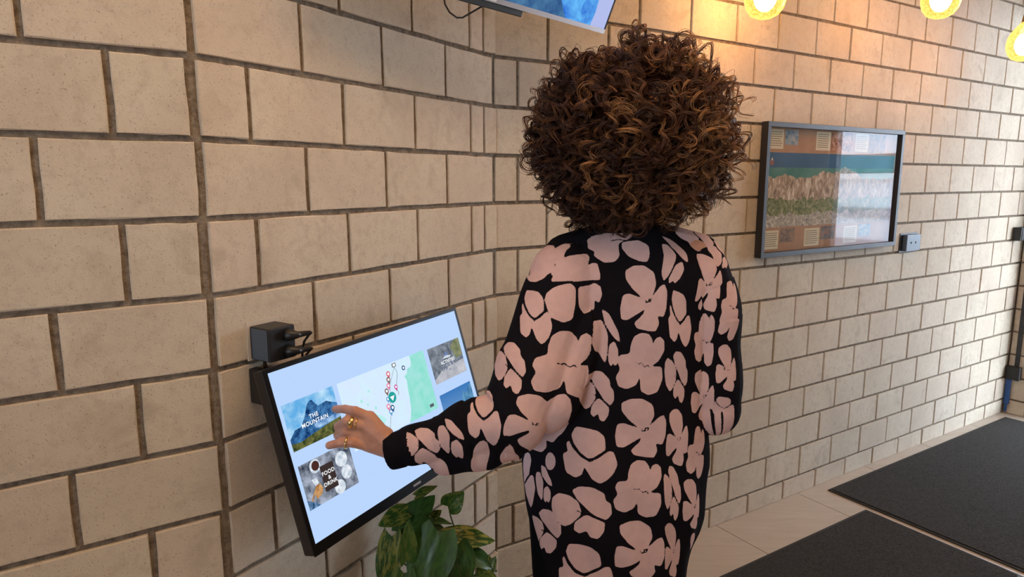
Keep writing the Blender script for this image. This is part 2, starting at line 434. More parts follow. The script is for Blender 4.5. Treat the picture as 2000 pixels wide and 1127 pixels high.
def cloudy(c0, c1, scale, lo=.35, hi=.7, det=5, sx=1, sy=1, dist=0.):
    def fn(q):
        mpn = q.n('ShaderNodeMapping', {'Vector': q.uv(), 'Scale': (sx, sx, sy)})
        return q.ramp(q.noise(scale, det, .6, mpn, dist).outputs[0], [(lo, c0), (hi, c1)])
    return fn
e_bg = emis('screen_pale_blue', (.50, .68, 1.0), S_SCR)
scr = poly('screen', rect(0, 0, MW, MH), e_bg, mon, .0002)
e_white = emis('screen_white', (.95, .97, 1.0), 1.0)
# picture tile: the mountain
T1 = (.0085, .0665, .140, .158)
poly('picture_sky', rect(*T1), emis_tex('screen_cloud', cloudy((.12,.42,.78), (.60,.84,1.0), 26)), scr, .0005)
poly('picture_mountain', [(T1[0],.134),(.024,.120),(.040,.119),(.056,.100),(.066,.083),(.073,.0775),(.080,.0765),(.085,.084),(.092,.0925),(.100,.092),(.115,.090),(.128,.097),(T1[2],.101),(T1[2],.150),(T1[0],.150)],
     emis_tex('screen_rock', cloudy((.004,.03,.13), (.09,.30,.62), 60, .38, .72, 8)), scr, .0008)
poly('picture_snow', [(.070,.125),(.085,.118),(.105,.124),(T1[2],.118),(T1[2],.131),(.10,.134),(.075,.134)], emis_tex('screen_snow', cloudy((.03,.15,.42), (.45,.68,.95), 60)), scr, .0010)
poly('picture_meadow', [(T1[0],.143),(.03,.146),(.06,.141),(.10,.135),(T1[2],.131),(T1[2],T1[3]),(T1[0],T1[3])], emis_tex('screen_meadow', cloudy((.02,.035,.015), (.22,.22,.06), 90)), scr, .0012)
text_part('title_lettering', 'THE\nMOUNTAIN', .0118, .075, .113, e_white, scr, .0018, space=1.12)
# picture tile: food and drink
T2 = (.0085, .1865, .140, .2745)
poly('picture_table', rect(*T2), emis_tex('screen_table', cloudy((.02,.03,.055), (.42,.47,.58), 42, .35, .65, 6)), scr, .0005)
def disc(cx, cy, r, n=20, a0=0): return [(cx+r*math.cos(2*math.pi*i/n+a0), cy+r*math.sin(2*math.pi*i/n+a0)) for i in range(n)]
e_cream = emis_tex('screen_crockery', cloudy((.45,.55,.66), (.95,.97,1.0), 120)); e_dk = emis('screen_dark_brown', (.045,.03,.028)); e_bread = emis_tex('screen_bread', cloudy((.32,.13,.04), (.72,.42,.18), 90))
poly('picture_cup', disc(.046,.2005,.0135), e_cream, scr, .0008); poly('picture_coffee', disc(.047,.2,.0095), emis('screen_coffee', (.07,.025,.02)), scr, .0010)
poly('picture_plate', disc(.112,.212,.0155), e_cream, scr, .0008); poly('picture_bowl', disc(.092,.262,.014), e_cream, scr, .0008)
poly('picture_saucer', disc(.117,.241,.014), e_cream, scr, .0007); poly('picture_jug', [(.030,.222),(.042,.222),(.045,.234),(.036,.238)], e_cream, scr, .0008)
poly('picture_loaf', [(.028,.247),(.036,.236),(.047,.236),(.052,.246),(.046,.256),(.032,.262)], e_bread, scr, .0009)
poly('picture_spoon', [(.018,.258),(.030,.244),(.032,.246),(.020,.262)], e_bread, scr, .0009)
poly('picture_napkin', [(T2[0],.254),(.03,.268),(.036,T2[3]),(T2[0],T2[3])], emis_tex('screen_denim', cloudy((.015,.06,.16), (.22,.38,.6), 80, sx=3)), scr, .0008)
poly('title_panel', rect(.055, .206, .089, .2575), e_dk, scr, .0013)
text_part('title_lettering', 'FOOD\n&\nDRINK', .0108, .072, .2335, e_white, scr, .0018, space=1.12)
# map
poly('map_sheet', rect(.152, .0665, .437, .213), emis_tex('screen_map', cloudy((.66,.86,.97), (.68,.80,1.0), 30)), scr, .0005)
poly('map_forest', [(.385,.0665),(.437,.0665),(.437,.213),(.33,.213),(.338,.20),(.345,.185),(.35,.16),(.352,.14),(.356,.118),(.352,.108),(.362,.104),(.368,.094),(.381,.092),(.386,.080)], emis_tex('screen_green', cloudy((.24,.73,.60), (.36,.77,.72), 40, .3, .6)), scr, .0008)
poly('map_forest', [(.20,.163),(.225,.155),(.25,.168),(.262,.18),(.25,.19),(.215,.178)], emis('screen_pale_green', (.48,.86,.86)), scr, .0008)
for (x, y, r) in ((.205,.121,.004),(.22,.133,.003),(.178,.137,.004),(.19,.152,.004),(.24,.147,.004),(.232,.107,.003)):
    poly('map_copse', disc(x, y, r, 7), emis('screen_pale_green', (.42,.82,.78)) if 'screen_pale_green2' not in bpy.data.materials else None, scr, .0009)
e_line = emis('screen_route', (.10,.12,.14))
def line(name, pts, w, matl, parent, d, P=mp_):
    vs, fs = [], []
    for (a, b_), (c, d_) in zip(pts[:-1], pts[1:]):
        L = math.hypot(c-a, d_-b_); ox, oy = -(d_-b_)/L*w/2, (c-a)/L*w/2; k = len(vs)
        vs += [P(a+ox, b_+oy, d), P(c+ox, d_+oy, d), P(c-ox, d_-oy, d), P(a-ox, b_-oy, d)]; fs.append((k, k+1, k+2, k+3))
    return obj(name, vs, fs, matl, parent)
line('map_route', [(.327,.0785),(.332,.093),(.3265,.105),(.319,.118),(.317,.128),(.320,.137),(.316,.142)], .0011, e_line, scr, .0012)
line('map_route', [(.327,.0785),(.315,.093),(.300,.112),(.290,.135),(.281,.165),(.277,.178),(.2675,.198),(.258,.207)], .0009, e_line, scr, .0012)
cols = {'red': (.72,.12,.16), 'brown': (.20,.10,.09), 'pink': (.80,.20,.36), 'magenta': (.60,.05,.30), 'blue': (.10,.32,.62), 'navy': (.03,.10,.24)}
ecol = {k: emis('screen_pin_'+k, v) for k, v in cols.items()}
for x, y, c, r in ((.3024,.0880,'red',.0062),(.2985,.1003,'brown',.0062),(.2935,.1128,'pink',.0058),(.284,.1228,'brown',.0062),(.3155,.1225,'magenta',.0055),(.2813,.1405,'blue',.0052),(.2765,.1560,'pink',.0058),(.288,.1625,'navy',.0062),(.280,.169,'blue',.0056)):
    pin = poly('map_pin', disc(x, y, r, 14), ecol[c], scr, .0014)
    poly('map_pin_tip', [(x-r*.7, y+r*.6), (x+r*.7, y+r*.6), (x, y+r*1.9)], ecol[c], pin, .0014); poly('map_pin_dot', disc(x, y, r*.55, 10), e_white, pin, .0017)
g = poly('map_marker', disc(.2953,.141,.0125,24), emis('screen_teal', (.02,.36,.33)), scr, .0020)
poly('map_marker_arrow', [(.288,.138),(.303,.138),(.2945,.149)], e_white, g, .0023)
poly('map_pin', disc(.3553,.0885,.0058,14), ecol['navy'], scr, .0014); poly('map_pin_dot', disc(.3553,.0885,.003,10), e_white, scr, .0017)
poly('map_station', rect(.3205,.0695,.3335,.0785), e_line, scr, .0014); poly('map_station_sign', rect(.323,.071,.331,.077), e_white, scr, .0017)
poly('map_scale_bar', rect(.409,.196,.424,.2035), e_line, scr, .0014)
# picture tiles on the right: activities and the town
T3 = (.4525, .0695, .5835, .1595)
poly('picture_street', rect(*T3), emis_tex('screen_grey_rock', cloudy((.09,.11,.14), (.30,.34,.40), 55)), scr, .0005)
poly('picture_road', [(T3[0],.148),(.49,.132),(.54,.128),(T3[2],.125),(T3[2],T3[3]),(T3[0],T3[3])], emis_tex('screen_road', cloudy((.38,.39,.45), (.60,.60,.64), 40)), scr, .0008)
poly('picture_slope', [(.54,.085),(.567,.0695),(T3[2],.0695),(T3[2],.115),(.555,.118)], emis_tex('screen_slope', cloudy((.14,.17,.08), (.32,.33,.20), 60)), scr, .0008)
for (x, y, w_, h_) in ((.494,.128,.010,.016),(.508,.130,.008,.014),(.531,.123,.018,.012),(.521,.137,.012,.005)): poly('picture_bicycle', rect(x-w_/2,y-h_/2,x+w_/2,y+h_/2), emis_tex('screen_bike', cloudy((.04,.05,.10), (.62,.66,.78), 150)), scr, .0010)
text_part('title_lettering', 'ACTIVITIES', .0115, .518, .1155, e_white, scr, .0016)
poly('picture_climber', [(.512,.098),(.518,.090),(.524,.098),(.520,.104)], emis('screen_climber', (.15,.22,.5)), scr, .0010); poly('picture_snowcap', [(.500,.106),(.512,.100),(.535,.104),(.53,.108)], e_cream, scr, .0011)
T4 = (.4525, .188, .5835, .278)
poly('picture_dusk_sky', rect(*T4), emis_tex('screen_dusk', lambda q: q.ramp(q.math('ADD', q.math('MULTIPLY', q.n('ShaderNodeSeparateXYZ', {0: q.uv()}).outputs[2], 6.), .0), [(0, (.30,.50,.74)), (1, (.03,.17,.48))])), scr, .0005)
poly('picture_peak', [(.527,.236),(.540,.212),(.547,.204),(.556,.212),(.570,.198),(T4[2],.192),(T4[2],.25),(.527,.25)], emis_tex('screen_peak', cloudy((.04,.16,.34), (.14,.34,.55), 60)), scr, .0008)
poly('picture_valley', [(T4[0],.240),(.48,.246),(.51,.240),(.55,.235),(T4[2],.232),(T4[2],T4[3]),(T4[0],T4[3])], emis_tex('screen_valley', cloudy((.02,.04,.08), (.30,.28,.24), 110)), scr, .0010)
text_part('title_lettering', 'THE TOWN', .0115, .518, .2415, emis('screen_gold', (.75,.70,.55)), scr, .0016)
# mount and back plate
b = MB(); q0 = mp_(.06, .05, -D-.001); b.obox(q0, mu*.40, mv*.2, -mn*.03, .004)
c0 = C1 + t2*.18; b.obox(V3(c0+n2*.002, H-.62), V3(t2*.20,0), V3(n2*.012,0), (0,0,.16), .002)
b.tube([V3(C1+t2*.26+n2*.01, H-.54), mp_(.25,.15,-D-.02)], .022, 12)
b.build('wall_bracket', m_black, mon)
b = MB(); b.obox(V3(C1+t2*.07+n2*.001, H-.445), V3(t2*.02,0), V3(n2*.055,0), (0,0,.072), .003); b.build('bracket_end', m_black, mon)

# ------------------------------------------------------------------ plug box on the centre wall
bo = tag(empty('plug_box', V3(C1+t2*.109, H-.357)), 'black surface mounted double socket box above the touch screen', 'socket')
o0 = C1 + t2*.078
MB().obox(V3(o0+n2*.0005, H-.356), V3(t2*.064,0), V3(n2*.060,0), (0,0,.068), .003).build('body', m_black, bo)
sd = MB(); sd.obox(V3(o0 - t2*.0008 + n2*.008, H-.353), V3(t2*.001,0), V3(n2*.047,0), (0,0,.062)); sd.build('side_daylight_sheet', m_greyp, bo)  # bluish daylight on the box side, put in as a slate sheet
MB().obox(V3(o0 - t2*.007 + n2*-.0005, H-.358), V3(t2*.080,0), V3(n2*.0035,0), (0,0,.079)).build('plaster_surround', m_plaster, bo)
for dz in (-.305, -.337): MB().tube([V3(o0+t2*.042+n2*.0602, H+dz), V3(o0+t2*.042+n2*.0612, H+dz)], .013, 16).build('socket_well', m_darkhole, bo)
for i, (dz, lab) in enumerate(((-.306, 'upper black power plug with ribbed cable sleeve in the plug box'), (-.339, 'lower black power plug with ribbed cable sleeve in the plug box'))):
    pb = V3(o0+t2*.042+n2*.0615, H+dz); pl = tag(empty('power_plug', pb), lab, 'plug', 'power plugs')
    N, T = V3(n2,0), V3(t2,0)
    d1 = (N*.22 + T*.97).normalized()
    MB().tube([pb, pb+N*.006, pb+N*.012+T*.006, pb+N*.016+d1*.010, pb+N*.016+d1*.018], [.0115,.0125,.0105,.0075,.006], 14).build('plug_head', m_black, pl, True)
    s_ = pb+N*.016+d1*.018; sl = MB()
    for k in range(5): sl.tube([s_+d1*(.0005+.0042*k), s_+d1*(.0032+.0042*k)], .0062-.0004*k, 12)
    sl.tube([s_, s_+d1*.022], .0038, 10); sl.build('strain_relief', m_black, pl)
    e_ = s_+d1*.02
    MB().tube([e_, e_+T*.008-N*.004-UP*.002, e_+T*.013-N*.018-UP*.010, e_+T*.016-N*.036-UP*.026, e_+T*.018-N*.046-UP*.05, e_+T*.02-N*.05-UP*.08], .0027, 8).build('cord', m_black, pl, True)

# ------------------------------------------------------------------ television high in the corner
ya = R(48); tt = Vector((math.cos(ya), math.sin(ya), 0)); tnh = Vector((math.sin(ya), -math.cos(ya), 0)); ti = R(24.5)
tup = UP*math.cos(ti) + tnh*math.sin(ti); tn = tnh*math.cos(ti) - UP*math.sin(ti)
tBR = Vector((.265, 2.01, H+.417)); TVW, TVH = .89, .50
def tp(u, v, d=0.): return tBR - tt*u + tup*v + tn*d        # u from the right corner, v up
tv = tag(empty('television', tp(TVW/2, 0)), 'wall television tilted down above the person, showing a blue mountain', 'television')
MB().obox(tp(TVW, 0, -.028), tt*TVW, tup*TVH, tn*.027, .003).build('housing', mat('silver_grey_plastic', (.16,.17,.19), .3, .4), tv)
bz = MB(); bw = .006
lbz = MB(); lbz.obox(tp(TVW,0,-.002), tt*TVW, tup*.012, tn*.004); lbz.build('lower_bezel', mat('lit_underside_silver', (.42,.40,.42), .35, .6), tv); bz.obox(tp(TVW,TVH-bw,-.002), tt*TVW, tup*bw, tn*.004)  # light on the bezel underside is put into this paler silver colour
bz.obox(tp(bw,.012,-.002), tt*bw, tup*(TVH-.018), tn*.004); bz.obox(tp(TVW,.012,-.002), tt*bw, tup*(TVH-.018), tn*.004)
bz.build('bezel', m_bezel, tv)
tsc = poly('screen', rect(bw, .012, TVW-bw, TVH-bw), emis('tv_pale_lilac', (.50,.56,.92), .9), tv, .0008, tp)
poly('picture_mountain', [(.075,.012),(.070,.05),(.075,.085),(.10,.12),(.085,.15),(.12,.20),(.22,.34),(.30,.42),(.42,.36),(.58,.25),(.80,.14),(.884,.12),(.884,.012)], emis_tex('tv_blue', cloudy((.015,.10,.60), (.14,.50,.95), 16, .32, .62, 8, dist=.8)), tsc, .0012, tp)
poly('picture_dark_band', [(.19,.012),(.23,.055),(.30,.075),(.40,.07),(.52,.055),(.884,.06),(.884,.012)], emis_tex('tv_navy', cloudy((.03,.09,.24), (.10,.25,.42), 18)), tsc, .0015, tp)  # dark navy band across the foot of the displayed picture
b = MB(); b.obox(tp(.62,-.016,-.024), tt*.27, tup*.016, tn*.022, .002); b.build('sensor_bar', m_black, tv)
poly('maker_mark', rect(.455, .003, .49, .009), m_white, tv, .003, tp)
lr = tp(.44,.25,-.03); b = MB(); b.tube([lr, Vector((-.12, 1.93, lr.z-.02)), V3(C2 - t2*.22 - n2*.0, lr.z-.03)], .02, 12); b.obox(tp(.54,.15,-.045), tt*.2, tup*.2, tn*.018)
b.build('wall_arm', m_black, tv)
cb = at(868,-40,1.62); c_ = [at(868,-40,1.70), at(866,-14,1.69), at(869,8,1.68), at(878,24,1.67), at(892,34.5,1.66), at(903,34.5,1.66), at(918,26,1.66), at(935,16,1.66), at(946,10,1.66), at(962,4,1.68)]
tag(MB().tube(c_, .0022, 8).build('television_cable', m_black, None, True), 'thin black cable looping below the television on the brick', 'cable')

# ------------------------------------------------------------------ framed panorama map on the right wall
fz0, fz1, fs0, fs1 = H-.318, H+.229, 1.240, 2.247
def fp(s, z, d=0.): p = C2 + t3*s + n3*d; return Vector((p.x, p.y, z))
fr = tag(empty('framed_map', fp((fs0+fs1)/2, fz0, .01)), 'black framed panorama map of a mountain range hung on the brick wall', 'picture')
T3v, N3v = V3(t3, 0), V3(n3, 0); fw = .02
for a in ((fs0, fz0, fs1-fs0, fw), (fs0, fz1-fw, fs1-fs0, fw)): MB().obox(fp(a[0], a[1], .003), T3v*a[2], N3v*.032, UP*a[3], .001).build('frame_rail', m_frame, fr)
for s in (fs0, fs1-fw): MB().obox(fp(s, fz0+fw, .003), T3v*fw, N3v*.032, UP*(fz1-fz0-2*fw), .001).build('frame_stile', m_frame, fr)
iw, ih = fs1-fs0-2*fw, fz1-fz0-2*fw
def pp(u, v, d=0.): return fp(fs0+fw+u*iw, fz1-fw-v*ih, .010+d)
def prt(name, fn, rough=.8):
    m = mat(name, (.5,.5,.5), rough, spec=.2); q = NT(m); q.set(q.b, 'Base Color', fn(q)); return m
m_paper = prt('brown_poster_paper', lambda q: q.ramp(q.noise(20, 3, .5, q.uv()).outputs[0], [(.3, (.36,.20,.11)), (.7, (.42,.245,.145))]))
post = poly('poster', rect(0, 0, 1, 1), m_paper, fr, 0, pp)
m_sky = prt('printed_sky', lambda q: q.ramp(q.noise(6, 3, .5, q.uv()).outputs[0], [(.3, (.02,.085,.17)), (.7, (.045,.12,.22))]))
m_haze = prt('printed_haze', lambda q: q.ramp(q.noise(9, 3, .5, q.uv()).outputs[0], [(.3, (.03,.16,.13)), (.7, (.10,.24,.20))]))
def streak(q, c0, c1, c2, sc_, sx, sz):
    mpn = q.n('ShaderNodeMapping', {'Vector': q.uv(), 'Scale': (sx, sx, sz)})
    return q.ramp(q.noise(sc_, 7, .7, mpn, 1.6).outputs[0], [(.34, c0), (.5, c1), (.66, c2)])
m_rock = prt('printed_rock', lambda q: streak(q, (.10,.07,.05), (.40,.29,.19), (.74,.64,.50), 26, 1.5, .6))
m_wood = prt('printed_forest', lambda q: streak(q, (.03,.06,.025), (.16,.19,.07), (.48,.40,.26), 30, 1, 1))
m_town = prt('printed_towns', lambda q: streak(q, (.10,.12,.17), (.38,.33,.24), (.70,.64,.56), 40, 1, 1))
poly('printed_sky', rect(.012, .195, .988, .45), m_sky, post, .0004, pp)
poly('printed_haze', rect(.012, .315, .988, .47), m_haze, post, .0006, pp)
ridge = [(.012,.405)]
for i in range(1, 60):
    u = .012 + .976*i/60; base = .39 - .035*math.exp(-((u-.14)/.06)**2) - .03*math.exp(-((u-.42)/.07)**2) - .065*math.exp(-((u-.60)/.07)**2) + .02*math.sin(u*9)
    ridge.append((u, base + random.uniform(-.014, .012)))
poly('printed_mountains', ridge + [(.988,.405), (.988,.66), (.012,.62)], m_rock, post, .0008, pp)
def edge_band(y, a, n=40): return [(.012+.976*i/n, y + random.uniform(-a, a)) for i in range(n+1)]
poly('printed_forest', edge_band(.575, .022, 70) + [(.988,.74), (.012,.74)], m_wood, post, .0010, pp)
poly('printed_towns', edge_band(.695, .02) + [(.988,.80), (.012,.80)], m_town, post, .0012, pp)
m_cream = mat('printed_cream', (.62,.54,.36), .8); m_ink = mat('printed_ink', (.20,.16,.10), .8)
photos = [prt('printed_photo_%s' % nm, (lambda c: (lambda q: streak(q, c[0], c[1], c[2], 22, 1, 1)))(c)) for nm, c in (('lake', ((.05,.13,.2),(.25,.33,.38),(.5,.42,.38))), ('riders', ((.06,.03,.02),(.45,.22,.12),(.7,.5,.4))), ('cabin', ((.08,.06,.05),(.22,.16,.12),(.42,.25,.14))), ('bike', ((.05,.05,.06),(.20,.18,.17),(.45,.16,.06))))]
def textbox(u, v, w_, h_):
    tb = poly('printed_caption', rect(u, v, u+w_, v+h_), m_cream, post, .0006, pp)
    for k in range(int(h_/.0175)-1): poly('caption_line', rect(u+.008, v+.02+k*.0175, u+w_*random.uniform(.8,.93), v+.026+k*.0175), m_ink, tb, .0009, pp)
for i, u in enumerate((.012, .345, .645)):
    textbox(u, .012, .105, .155); poly('printed_photo', rect(u+.115, .012, u+(.205 if i == 0 else .275 if i == 1 else .25), .012+(.12 if i == 0 else .165)), photos[i % 4], post, .0006, pp)
for i, u in enumerate((.012, .305, .605)):
    textbox(u, .825, .110, .155); poly('printed_photo', rect(u+.12, .815, u+.225, .93), photos[(i+2) % 4], post, .0006, pp)
em = poly('printed_emblem', [(.035,.262),(.062,.262),(.062,.285),(.049,.302),(.035,.285)], mat('printed_red', (.25,.06,.05), .7), post, .0010, pp); poly('emblem_peak', [(.041,.258),(.049,.232),(.056,.258)], m_cream, em, .0012, pp)
obj('glass', [pp(-.005,-.005,.012), pp(1.005,-.005,.012), pp(1.005,1.005,.012), pp(-.005,1.005,.012)], [(0,1,2,3)], m_picglass, fr)

# ------------------------------------------------------------------ sockets and cable run by the far corner
so = tag(empty('wall_socket', fp(2.428, H-.36)), 'square slate blue wall socket set in the brick beside the framed map', 'socket')
MB().obox(fp(2.345, H-.362, -.002), T3v*.162, N3v*.006, UP*.096).build('recess_edge', m_black, so)
MB().obox(fp(2.372, H-.357, .003), T3v*.13, N3v*.022, UP*.083, .003).build('face_plate', m_greyp, so)
for s in (2.412, 2.455): MB().tube([fp(s, H-.314, .0245), fp(s, H-.314, .0258)], .006, 10).build('pin_hole', m_darkhole, so)
cs = tag(empty('corner_socket', fp(3.66, H-.365)), 'small black socket box near the far corner of the brick wall', 'socket')
MB().obox(fp(3.600, H-.363, .0015), T3v*.105, N3v*.045, UP*.080, .004).build('body', m_black, cs)
MB().obox(fp(3.607, H-.357, .0455), T3v*.09, N3v*.006, UP*.068, .002).build('cover', m_satin, cs)
def wp(t, z, d=0.): p = C3 + t4*t + n4*d; return Vector((p.x, p.y, z))
T4v, N4v = V3(t4, 0), V3(n4, 0)
ct = tag(empty('cable_trunking', wp(.05, .28, .012)), 'black cable trunking running down the far wall to a junction box', 'trunking')
MB().obox(wp(.040, .31, .001), T4v*.022, N4v*.016, UP*1.05, .002).build('channel', m_black, ct)
jb = tag(empty('junction_box', wp(.03, .2, .02)), 'black junction box low on the far wall in the corner', 'junction box')
MB().obox(wp(-.0, .225, .001), T4v*.08, N4v*.035, UP*.085, .005).build('body', m_black, jb); MB().obox(wp(.006, .231, .0365), T4v*.068, N4v*.004, UP*.073, .001).build('lid', m_rubber, jb)
bc = tag(empty('blue_cable', wp(.02, .0, .02)), 'blue cable sheath dropping from the junction box to the floor', 'cable')
MB().obox(wp(.006, .06, .006), T4v*.028, N4v*.016, UP*.163, .003).build('sheath', m_blue, bc); MB().tube([wp(.02,.06,.014), wp(.02,.012,.016)], .007, 8).build('cable_end', m_blue, bc)
bx = tag(empty('wooden_bracket', wp(.1, 2.0, .02)), 'dark brown wooden batten high on the far wall', 'batten')
MB().obox(wp(.005, H+.70, .001), T4v*.10, N4v*.05, UP*.16, .003).build('batten', m_brown, bx)

# ------------------------------------------------------------------ floor mats
def mat_rug(name, s0, s1, a0, a1, lab):
    r = tag(empty(name, fp((s0+s1)/2, 0, (a0+a1)/2)), lab, 'mat', 'entrance mats')
    MB().obox(fp(s0, .0005, a0), T3v*(s1-s0), N3v*(a1-a0), UP*.006, .002).build('rubber_edge', m_rubber, r)
    e = .014; nx, ny = 60, 30; vs = []; fs = []
    for i in range(nx+1):
        for j in range(ny+1):
            p = fp(s0+e+(s1-s0-2*e)*i/nx, .0098 + (0 if i in (0,nx) or j in (0,ny) else random.uniform(-.0006,.0006)), a0+e+(a1-a0-2*e)*j/ny); vs.append(p)
    for i in range(nx):
        for j in range(ny): k = i*(ny+1)+j; fs.append((k, k+1, k+ny+2, k+ny+1))
    obj('pile', vs, fs, m_mat, r)
mat_rug('floor_mat', 1.80, 3.645, .062, .872, 'charcoal entrance mat lying in the far corner along the brick wall')
mat_rug('floor_mat', -.05, 1.765, .267, .872, 'charcoal entrance mat in the bottom right foreground')

# ------------------------------------------------------------------ pendant lamps
m_globe = bpy.data.materials.new('amber_crackle_glass'); m_globe.use_nodes = True
q = NT(m_globe); t_ = m_globe.node_tree
vo = q.n('ShaderNodeTexVoronoi', {'Scale': 55., 'Vector': q.uv()}); vo.feature = 'DISTANCE_TO_EDGE'
cr = q.ramp(q.math('ADD', q.math('MULTIPLY', vo.outputs[0], 2.2), q.math('MULTIPLY', q.noise(40, 3, .6, q.uv()).outputs[0], .35)), [(.12, (.85,.30,.03)), (.5, (1.0,.55,.14))])
trp = q.n('ShaderNodeBsdfTransparent', {'Color': q.mix(.55, cr.outputs[0], (1,.93,.75))}); em_ = q.n('ShaderNodeEmission', {'Color': cr, 'Strength': 3.0}); gls = q.n('ShaderNodeBsdfGlossy', {'Roughness': .08})
fz_ = q.n('ShaderNodeLayerWeight', {'Blend': .35}).outputs['Facing']
mx1 = q.n('ShaderNodeMixShader'); q.set(mx1, 0, q.math('ADD', q.math('MULTIPLY', fz_, .6), .25)); q.set(mx1, 1, trp.outputs[0]); q.set(mx1, 2, em_.outputs[0])
mx2 = q.n('ShaderNodeMixShader'); q.set(mx2, 0, .05); q.set(mx2, 1, mx1.outputs[0]); q.set(mx2, 2, gls.outputs[0])
t_.links.new(mx2.outputs[0], t_.nodes['Material Output'].inputs[0]); t_.nodes.remove(q.b)
m_bulb = emis('glowing_filament_bulb', (1.0,.58,.25), 95.)
m_brass = mat('aged_brass', (.35,.22,.08), .35, 1.)
def pendant(c, r, lab):
    c = Vector(c); L = tag(empty('pendant_lamp', c), lab, 'lamp', 'amber pendant lamps')
    prof = [(.004,-r*1.0), (r*.35,-r*.97), (r*.66,-r*.82), (r*.88,-r*.52), (r*.985,-r*.16), (r,.12*r), (r*.95,r*.45), (r*.80,r*.80), (r*.58,r*1.10), (r*.38,r*1.32), (r*.26,r*1.45)]
    MB().lathe(c, prof, 32).build('globe', m_globe, L, True)
    MB().ellipsoid(c + UP*r*.05, (r*.55, r*.55, r*.70), 20, 12).build('bulb', m_bulb, L, True)
    MB().lathe(c, [(.002,r*2.3),(r*.16,r*2.3),(r*.20,r*2.1),(r*.28,r*1.6),(r*.30,r*1.38),(r*.02,r*1.36)], 20).build('lamp_holder', m_brass, L, True)
    MB().tube([c+UP*r*2.3, (c.x, c.y, CEIL-.03)], .0035, 8).build('cord', m_black, L); MB().lathe((c.x,c.y,CEIL-.03), [(.002,-.0),(.05,0),(.05,.03)], 20).build('ceiling_rose', m_black, L)
pendant(at(1495,-5,2.40), .0700, 'glowing amber glass pendant lamp nearest to the curly hair')
pendant(at(1838,-1,2.72), .0700, 'glowing amber glass pendant lamp above the wall socket, middle of three')
pendant(at(2001,88,3.00), .0670, 'glowing amber glass pendant lamp cut by the right edge of the photo')

# ------------------------------------------------------------------ pothos plant below the screen
m_leaf = mat('variegated_pothos_leaf', (.05,.16,.03), .42, spec=.4); q = NT(m_leaf)
at_ = q.n('ShaderNodeAttribute', attribute_name='lv'); rn = q.n('ShaderNodeObjectInfo').outputs['Random']
mpn = q.n('ShaderNodeMapping', {'Vector': at_.outputs['Vector'], 'Scale': (5.5, 2.6, 1), 'Rotation': (0, 0, .5)})
q.set(mpn, 'Location', q.n('ShaderNodeCombineXYZ', {0: q.math('MULTIPLY', rn, 37.), 1: q.math('MULTIPLY', rn, 91.)}))
at2 = q.n('ShaderNodeAttribute', attribute_name='variegation')
fac = q.math('MULTIPLY', q.ramp(q.noise(1.3, 5, .65, mpn, .7).outputs[0], [(.47, (0,0,0)), (.56, (1,1,1))]), at2.outputs['Fac'])
grn = q.ramp(q.noise(3, 3, .5, mpn).outputs[0], [(.3, (.014,.062,.010)), (.7, (.045,.155,.022))])
q.set(q.b, 'Base Color', q.mix(fac, grn, (.33,.34,.06))); q.b.inputs['Coat Weight'].default_value = .05
m_stem = mat('pothos_stem', (.08,.12,.03), .5); m_pot = mat('grey_ceramic_pot', (.22,.21,.2), .5); m_soil = mat('potting_soil', (.02,.013,.008), 1.)
PB = Vector((-.115, 1.575, 0))
plant = tag(empty('pothos_plant', PB), 'trailing green and yellow pothos plant standing below the touch screen', 'plant')
MB().lathe(PB, [(.10,.0),(.115,.01),(.15,.30),(.155,.315),(.145,.315),(.14,.30),(.02,.29)], 32).build('pot', m_pot, plant, True)
MB().lathe(PB, [(.142,.292),(.08,.298),(.002,.30)], 32).build('soil', m_soil, plant, True)
def leaf(base, tip, width, nh, var=.3, fold=.25, droop=.1, stem=None):
    base, tip = Vector(base), Vector(tip); ax = tip-base; L = ax.length; ax = ax/L
    nrm = Vector(nh); nrm = (nrm - ax*nrm.dot(ax)).normalized(); sd = ax.cross(nrm)
    NL, NW = 14, 8; vs = []; uv = []
    for i in range(NL+1):
        s = i/NL; hw = width/2*(math.sin(math.pi*min(1, s*.92+.06)**.62))**.9 if s < 1 else 0.
        back = -.10*L*(1 if s < .05 else max(0, 1-s/.05))
        for j in range(NW+1):
            x = 2*j/NW-1; lob = (-.13*L*abs(x)**1.2*(1-s)**5 if s < .35 else 0)
            z = abs(x)*hw*fold - droop*L*(s-.35)**2 + .02*L*math.sin(s*9+x*3)*abs(x) - .35*hw*abs(x)**3*fold
            vs.append(base + ax*(s*L+lob) + sd*(x*hw) + nrm*z); uv.append((x*hw/width, s, 0))
    fs = []
    for i in range(NL):
        for j in range(NW): k = i*(NW+1)+j; fs.append((k, k+1, k+NW+2, k+NW+1))
    o = obj('leaf', vs, fs, m_leaf, plant, True); me = o.data
    a = me.attributes.new('lv', 'FLOAT_VECTOR', 'POINT'); a.data.foreach_set('vector', [c for u in uv for c in u])
    a = me.attributes.new('variegation', 'FLOAT', 'POINT'); a.data.foreach_set('value', [var]*len(uv))
    s0 = Vector(stem) if stem else PB + Vector((random.uniform(-.06,.06), random.uniform(-.06,.06), .295))
    mid = (s0*.45 + base*.55) + UP*.03
    MB().tube([s0, s0*.7+mid*.3+UP*.02, mid, base*.8+mid*.2, base+ax*.004], [.0035,.003,.0026,.0022,.0018], 6).build('stem', m_stem, plant, True)
    return o
camv = lambda p: (Vector((0,0,H)) - p).normalized()
def L_(bx, by, bY, tx, ty, tY, wpx, var=.3, nadd=(0,0,.3), **kw):
    b_, t_2 = at(bx,by,bY), at(tx,ty,tY); c = camv((b_+t_2)/2) + Vector(nadd); return leaf(b_, t_2, wpx*bY/FPX*1.12, c, var, **kw)
L_(785,1040,1.56, 848,966,1.60, 66, .03, (-.3,0,.4), fold=.15)               # big dark leaf under the screen
